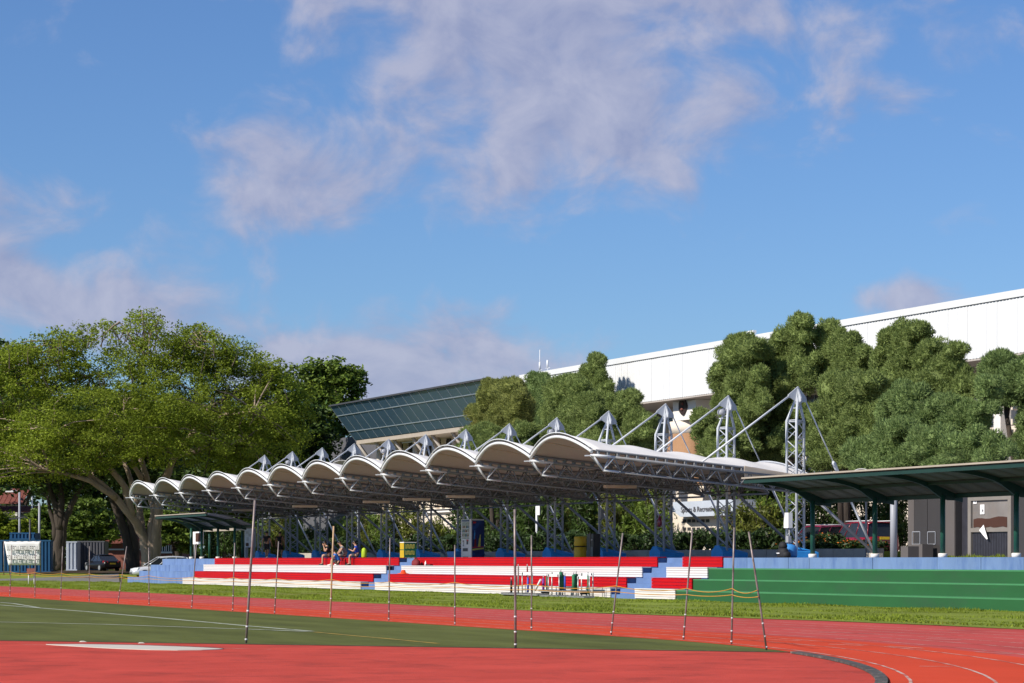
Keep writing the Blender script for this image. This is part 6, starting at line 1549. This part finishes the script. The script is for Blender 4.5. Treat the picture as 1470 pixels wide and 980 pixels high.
def conifers():
    conifer('olive conifer nearest the glass building, loose and round topped', 63, [(713, 562, 24, 20), (700, 592, 26, 22), (737, 578, 20, 26), (725, 605, 26, 22), (700, 612, 18, 16)], 'needley')
    conifer('low green conifer spreading under the olive one', 61, [(690, 632, 24, 22), (715, 640, 30, 24), (745, 632, 24, 22), (672, 648, 16, 14), (740, 655, 30, 18), (700, 660, 30, 16)], 'needle')
    conifer('olive conifer with two upright heads at the corner of the white hall', 65, [(738, 566, 17, 18), (752, 590, 15, 24), (733, 600, 20, 26), (748, 620, 18, 20)], 'needley')
    conifer('slim conifer column at the very corner of the white wall', 74, [(773, 556, 18, 20), (775, 585, 17, 28), (768, 612, 18, 24), (774, 640, 20, 24)], 'needleb')
    conifer('broad conifer with a domed head left of the tall cone', 63, [(812, 565, 30, 24), (800, 598, 24, 28), (835, 592, 28, 26), (815, 628, 32, 26), (788, 632, 20, 22), (846, 625, 24, 28), (820, 655, 36, 18)], 'needle')
    conifer('tall conifer cone casting its shadow on the white wall', 77.6, [(857, 524, 12, 16), (846, 545, 17, 24), (862, 556, 15, 26), (855, 580, 24, 24), (872, 585, 12, 18), (850, 605, 22, 18)], 'needle')
    conifer('pointed round conifer under the dark windows of the hall', 64, [(904, 577, 17, 16), (900, 600, 24, 20), (918, 610, 22, 20), (890, 622, 24, 22), (922, 635, 24, 22), (900, 648, 34, 20), (880, 645, 20, 20)], 'needle')
    conifer('conifer before the pier with the dark crest, round and low', 62, [(1010, 618, 16, 20), (1022, 645, 22, 18), (1005, 600, 14, 14), (1035, 655, 20, 16)], 'needle', 1062)
    conifer('conifer with a round ball head standing apart from the tall one', 64, [(1065, 508, 33, 24), (1040, 548, 24, 24), (1070, 545, 26, 24), (1048, 578, 26, 20), (1080, 585, 22, 24), (1065, 615, 30, 26), (1055, 645, 32, 22)], 'needle')
    conifer('tallest conifer of the near group with a narrow high crown', 66, [(1147, 476, 20, 22), (1130, 505, 26, 30), (1155, 510, 22, 32), (1108, 540, 20, 30), (1142, 545, 30, 30), (1110, 580, 26, 26), (1130, 600, 34, 28), (1100, 620, 30, 28), (1112, 650, 40, 22)], 'needle')
    conifer('tall conifer leaning against the tallest, with a split head', 67, [(1187, 482, 17, 22), (1205, 500, 18, 26), (1190, 525, 24, 30), (1222, 505, 18, 22), (1240, 520, 18, 22), (1215, 545, 28, 28)], 'needle')
    conifer('lower conifer of round heads before the split headed one', 63, [(1198, 560, 24, 22), (1235, 562, 30, 26), (1190, 595, 26, 22), (1230, 605, 26, 22), (1185, 630, 28, 26), (1222, 640, 34, 26), (1200, 660, 36, 18), (1255, 600, 18, 20), (1250, 630, 20, 20)], 'needle')
    conifer('widest conifer with a broad open crown against the ribbed wall', 67, [(1285, 490, 26, 22), (1315, 492, 28, 22), (1345, 510, 26, 22), (1275, 520, 22, 24), (1310, 530, 34, 26), (1350, 540, 30, 26), (1372, 515, 14, 20), (1290, 555, 30, 24), (1330, 565, 36, 24), (1385, 555, 20, 24), (1365, 570, 24, 22)], 'needle')
    conifer('bluish rounded conifer in the middle of the near group', 61, [(1305, 575, 30, 24), (1278, 590, 20, 22), (1345, 600, 30, 24), (1380, 600, 28, 24), (1310, 620, 30, 24), (1365, 630, 30, 22), (1408, 600, 20, 22), (1415, 560, 18, 18), (1395, 640, 24, 18)], 'needleb')
    conifer('low wide bluish conifer just above the shelter roof', 58, [(1250, 648, 34, 22), (1290, 632, 34, 26), (1335, 645, 38, 26), (1385, 655, 36, 22), (1265, 668, 40, 16), (1320, 665, 44, 18), (1420, 650, 28, 22), (1400, 632, 20, 18)], 'needleb')
    conifer('conifer at the end of the row with a flat round head', 65, [(1440, 530, 30, 22), (1425, 550, 24, 22), (1462, 545, 26, 26), (1450, 570, 30, 18), (1490, 550, 30, 30), (1476, 600, 14, 30), (1480, 640, 22, 30)], 'needleb')
conifers()
def distant_wood():
    cl = []
    for px in range(-170, 640, 7):
        for k in range(9):
            Yd = 300 + RNG.uniform(-14, 14); c = D(px + RNG.uniform(-5, 5), 812 - k * 11 - RNG.uniform(0, 12) - (18 * math.sin(px * .031) if k > 6 else 0), Yd); cl.append((c.x, c.y, c.z, RNG.uniform(1.0, 1.9)))
    v, f = clump_leaves(np.array(cl), 36, .38, .2, .5, .7); o = np_mesh('distant_wood', v, f, 'leafdk', loc=(cl[0][0], cl[0][1], .6))
    tag(o, 'far dark green wood closing the view beyond the houses', 'wood', kind='stuff')
distant_wood()
# ---------------------------------------------------------------- shrubs behind the platform
def screen():
    g = 'dark screen shrubs between the canopy and the hall'
    for i, px in enumerate(range(668, 1140, 24)):
        if 955 < px < 1050: continue
        v = 66.5 + (i % 3) * .8; p = P(px, 800, v); hgt = 5.4 + (i * 7 % 5) * .25
        root = thing('screen_shrub', 'tall dark screen shrub standing between the canopy and the white hall', 'shrub', (p.x, p.y, 1.6), g); b = MB(); cl = []
        for j in range(7):
            a = j * .9 + i; t = Vector((p.x + math.cos(a) * 1.0, p.y + math.sin(a) * .8, 1.6 + hgt * (.75 + .25 * ((j * 3) % 4) / 3))); q = Vector((p.x + math.cos(a) * .2, p.y, 1.55))
            b.tube([q, q.lerp(t, .5), t], [.05, .04, .015], 5)
            for k in range(26): c = q.lerp(t, random.uniform(.08, 1)); cl.append((c.x + random.uniform(-.5, .5), c.y + random.uniform(-.5, .5), c.z, random.uniform(.35, .6)))
        b.build('stems', 'barkdk', root); v_, f = clump_leaves(np.array(cl), 22, .17, .07, .9, .8); np_mesh('foliage', v_, f, 'leafdk', root)
screen()
def shrubs():
    g = 'hedge shrubs along the planter'; lbl = 'dark leafy hedge shrub growing in the planter behind the platform'
    protos = []
    for k in range(4):
        root = thing('hedge_shrub', lbl, 'shrub', (0, 0, 0), g); n = 26
        cl = np.stack([RNG.uniform(-.75, .75, n), RNG.uniform(-.45, .45, n), RNG.uniform(.25, .95, n), RNG.uniform(.22, .36, n)], 1)
        v, f = clump_leaves(cl, 34, .12, .045, .9, .8); np_mesh('foliage', v, f, 'hedge', root)
        b = MB()
        for j in range(6): b.tube([(random.uniform(-.3, .3), random.uniform(-.2, .2), 0), (random.uniform(-.6, .6), random.uniform(-.3, .3), .8)], [.025, .01], 5)
        b.build('stems', 'barkdk', root); protos.append(root)
    xs = [436, 462, 486, 510, 534, 558, 582, 602, 624, 645, 668, 690, 712, 735, 758, 780, 802, 824, 846, 868, 890, 912, 934, 956, 978, 1000, 1022, 1044, 1066, 1088, 1112]
    for i, px in enumerate(xs):
        o = protos[i] if i < 4 else copy_tree(protos[i % 4]); p = P(px, 800, 58.0 + random.uniform(-.2, .2)); o.location = (p.x, p.y, PZ + .25); o.rotation_euler.z = random.choice((0, math.pi)) + random.uniform(-.3, .3); s = random.uniform(.85, 1.2); o.scale = (s * 1.15, s, s)
    # flowering stretch before the cars
    gl = 'flowering hedge shrubs before the parked cars'
    prot = []
    for k in range(2):
        root = thing('flowering_shrub', 'hedge shrub dotted with orange flowers before the parked cars', 'shrub', (0, 0, 0), gl); n = 26
        cl = np.stack([RNG.uniform(-.75, .75, n), RNG.uniform(-.45, .45, n), RNG.uniform(.2, .9, n), RNG.uniform(.22, .34, n)], 1)
        v, f = clump_leaves(cl, 34, .13, .05, .9, .8); np_mesh('foliage', v, f, 'hedge', root)
        c = np.stack([RNG.uniform(-.85, .85, 36), RNG.uniform(-.6, .3, 36), RNG.uniform(.55, 1.2, 36)], 1)[:24]; v, f = leaf_quads(np.repeat(c, 3, 0) + RNG.normal(size=(72, 3)) * .02, .04, .035, 1.0); np_mesh('flowers', v, f, 'flower', root); prot.append(root)
    for i, px in enumerate([1128, 1143, 1158, 1174, 1190, 1206, 1221, 1236, 1250]):
        o = prot[i] if i < 2 else copy_tree(prot[i % 2]); p = P(px, 800, 58.0 + random.uniform(-.25, .25)); o.location = (p.x, p.y, PZ + .25); o.rotation_euler.z = random.uniform(-.4, .4); s = random.uniform(.85, 1.15); o.scale = (s, s, s * (.75 if i in (3, 4) else .50))
    # taller shrubs and bamboo like clumps seen under the canopy
    gt = 'tall shrubs seen under the canopy'
    spec = [(420, 61, 3.3, 'leafmid'), (446, 63, 2.6, 'leafdk'), (470, 60.5, 2.8, 'leafdk'), (498, 61, 3.2, 'leafmid'), (524, 62, 3.6, 'shrubl'), (548, 60.5, 3.4, 'leafmid'), (570, 61.5, 3.8, 'shrubl'), (596, 61, 3.6, 'shrubl'), (618, 60.3, 3.0, 'shrubl'), (640, 62, 2.6, 'leafmid'), (676, 63, 3.8, 'leafdk'), (705, 60.3, 2.2, 'leafdk'), (735, 62, 4.0, 'leafdk'), (760, 60.5, 3.6, 'leafdk'), (790, 61.5, 4.0, 'leafdk'), (815, 63, 3.8, 'shrubl'), (840, 61, 4.2, 'leafdk'), (862, 62, 3.8, 'leafmid'), (888, 61, 4.0, 'shrubl'), (908, 60.4, 3.8, 'leafmid'), (928, 61.5, 4.2, 'shrubl'), (948, 60.8, 3.6, 'leafmid'), (962, 62.5, 2.8, 'leafdk'), (1060, 61, 3.2, 'shrubl'), (1080, 62, 3.4, 'leafmid'), (1100, 61, 3.0, 'shrubl'), (1120, 62, 3.6, 'leafmid'), (1038, 63, 1.9, 'leafmid'), (400, 62, 3.6, 'shrubl'), (375, 60.5, 2.6, 'leafmid'), (350, 58.5, 2.6, 'leafdk'), (328, 58, 3.0, 'leafdk'), (306, 58.5, 2.8, 'leafdk'), (1148, 72, 4.4, 'leafdk'), (1180, 74, 5.0, 'leafdk'), (1215, 73, 4.8, 'leafdk'), (1255, 74, 5.0, 'leafdk'), (1290, 73, 4.8, 'leafdk')]
    look = {'leafmid': 'mid green shrub with loose narrow leaves', 'leafdk': 'dark green dense shrub', 'shrubl': 'yellow green airy shrub with sunlit tips'}
    near = [(365, 'the far shelter'), (430, 'the fourth mast'), (480, 'the fifth mast'), (530, 'the seated group'), (585, 'the green recycling bin'), (650, 'the pale wing wall'), (720, 'the vending machine'), (780, 'the signpost'), (850, 'the yellow bin and cabinet'), (900, 'the tenth mast'), (970, 'the white sign box'), (1130, 'the nearest mast'), (1400, 'the parked cars')]
    for i, (px, v, hgt, m) in enumerate(spec):
        p = P(px, 800, v); w = next(t for x, t in near if px < x)
        root = thing('tall_shrub', look[m] + ' rising behind ' + w, 'shrub', (p.x, p.y, 1.6), gt)
        n = int(34 * hgt); b = MB(); cl = []
        for j in range(11):
            a = random.uniform(0, 6.28); q = Vector((p.x + math.cos(a) * .3, p.y + math.sin(a) * .3, 1.55)); sp = random.uniform(.2, .95); t = Vector((p.x + math.cos(a) * sp * 1.3, p.y + math.sin(a) * sp, 1.6 + hgt * random.uniform(.65, 1.0)))
            b.tube([q, q.lerp(t, .5) + Vector((0, 0, .2)), t], [.03, .022, .01], 5)
            for k in range(n // 11): c = q.lerp(t, random.uniform(.25, 1.0)); cl.append((c.x + random.uniform(-.25, .25), c.y + random.uniform(-.25, .25), c.z, random.uniform(.2, .42)))
        b.build('stems', 'barkdk', root); v_, f = clump_leaves(np.array(cl), 20, .17, .040, 1.1, .9); np_mesh('foliage', v_, f, m, root)
shrubs()
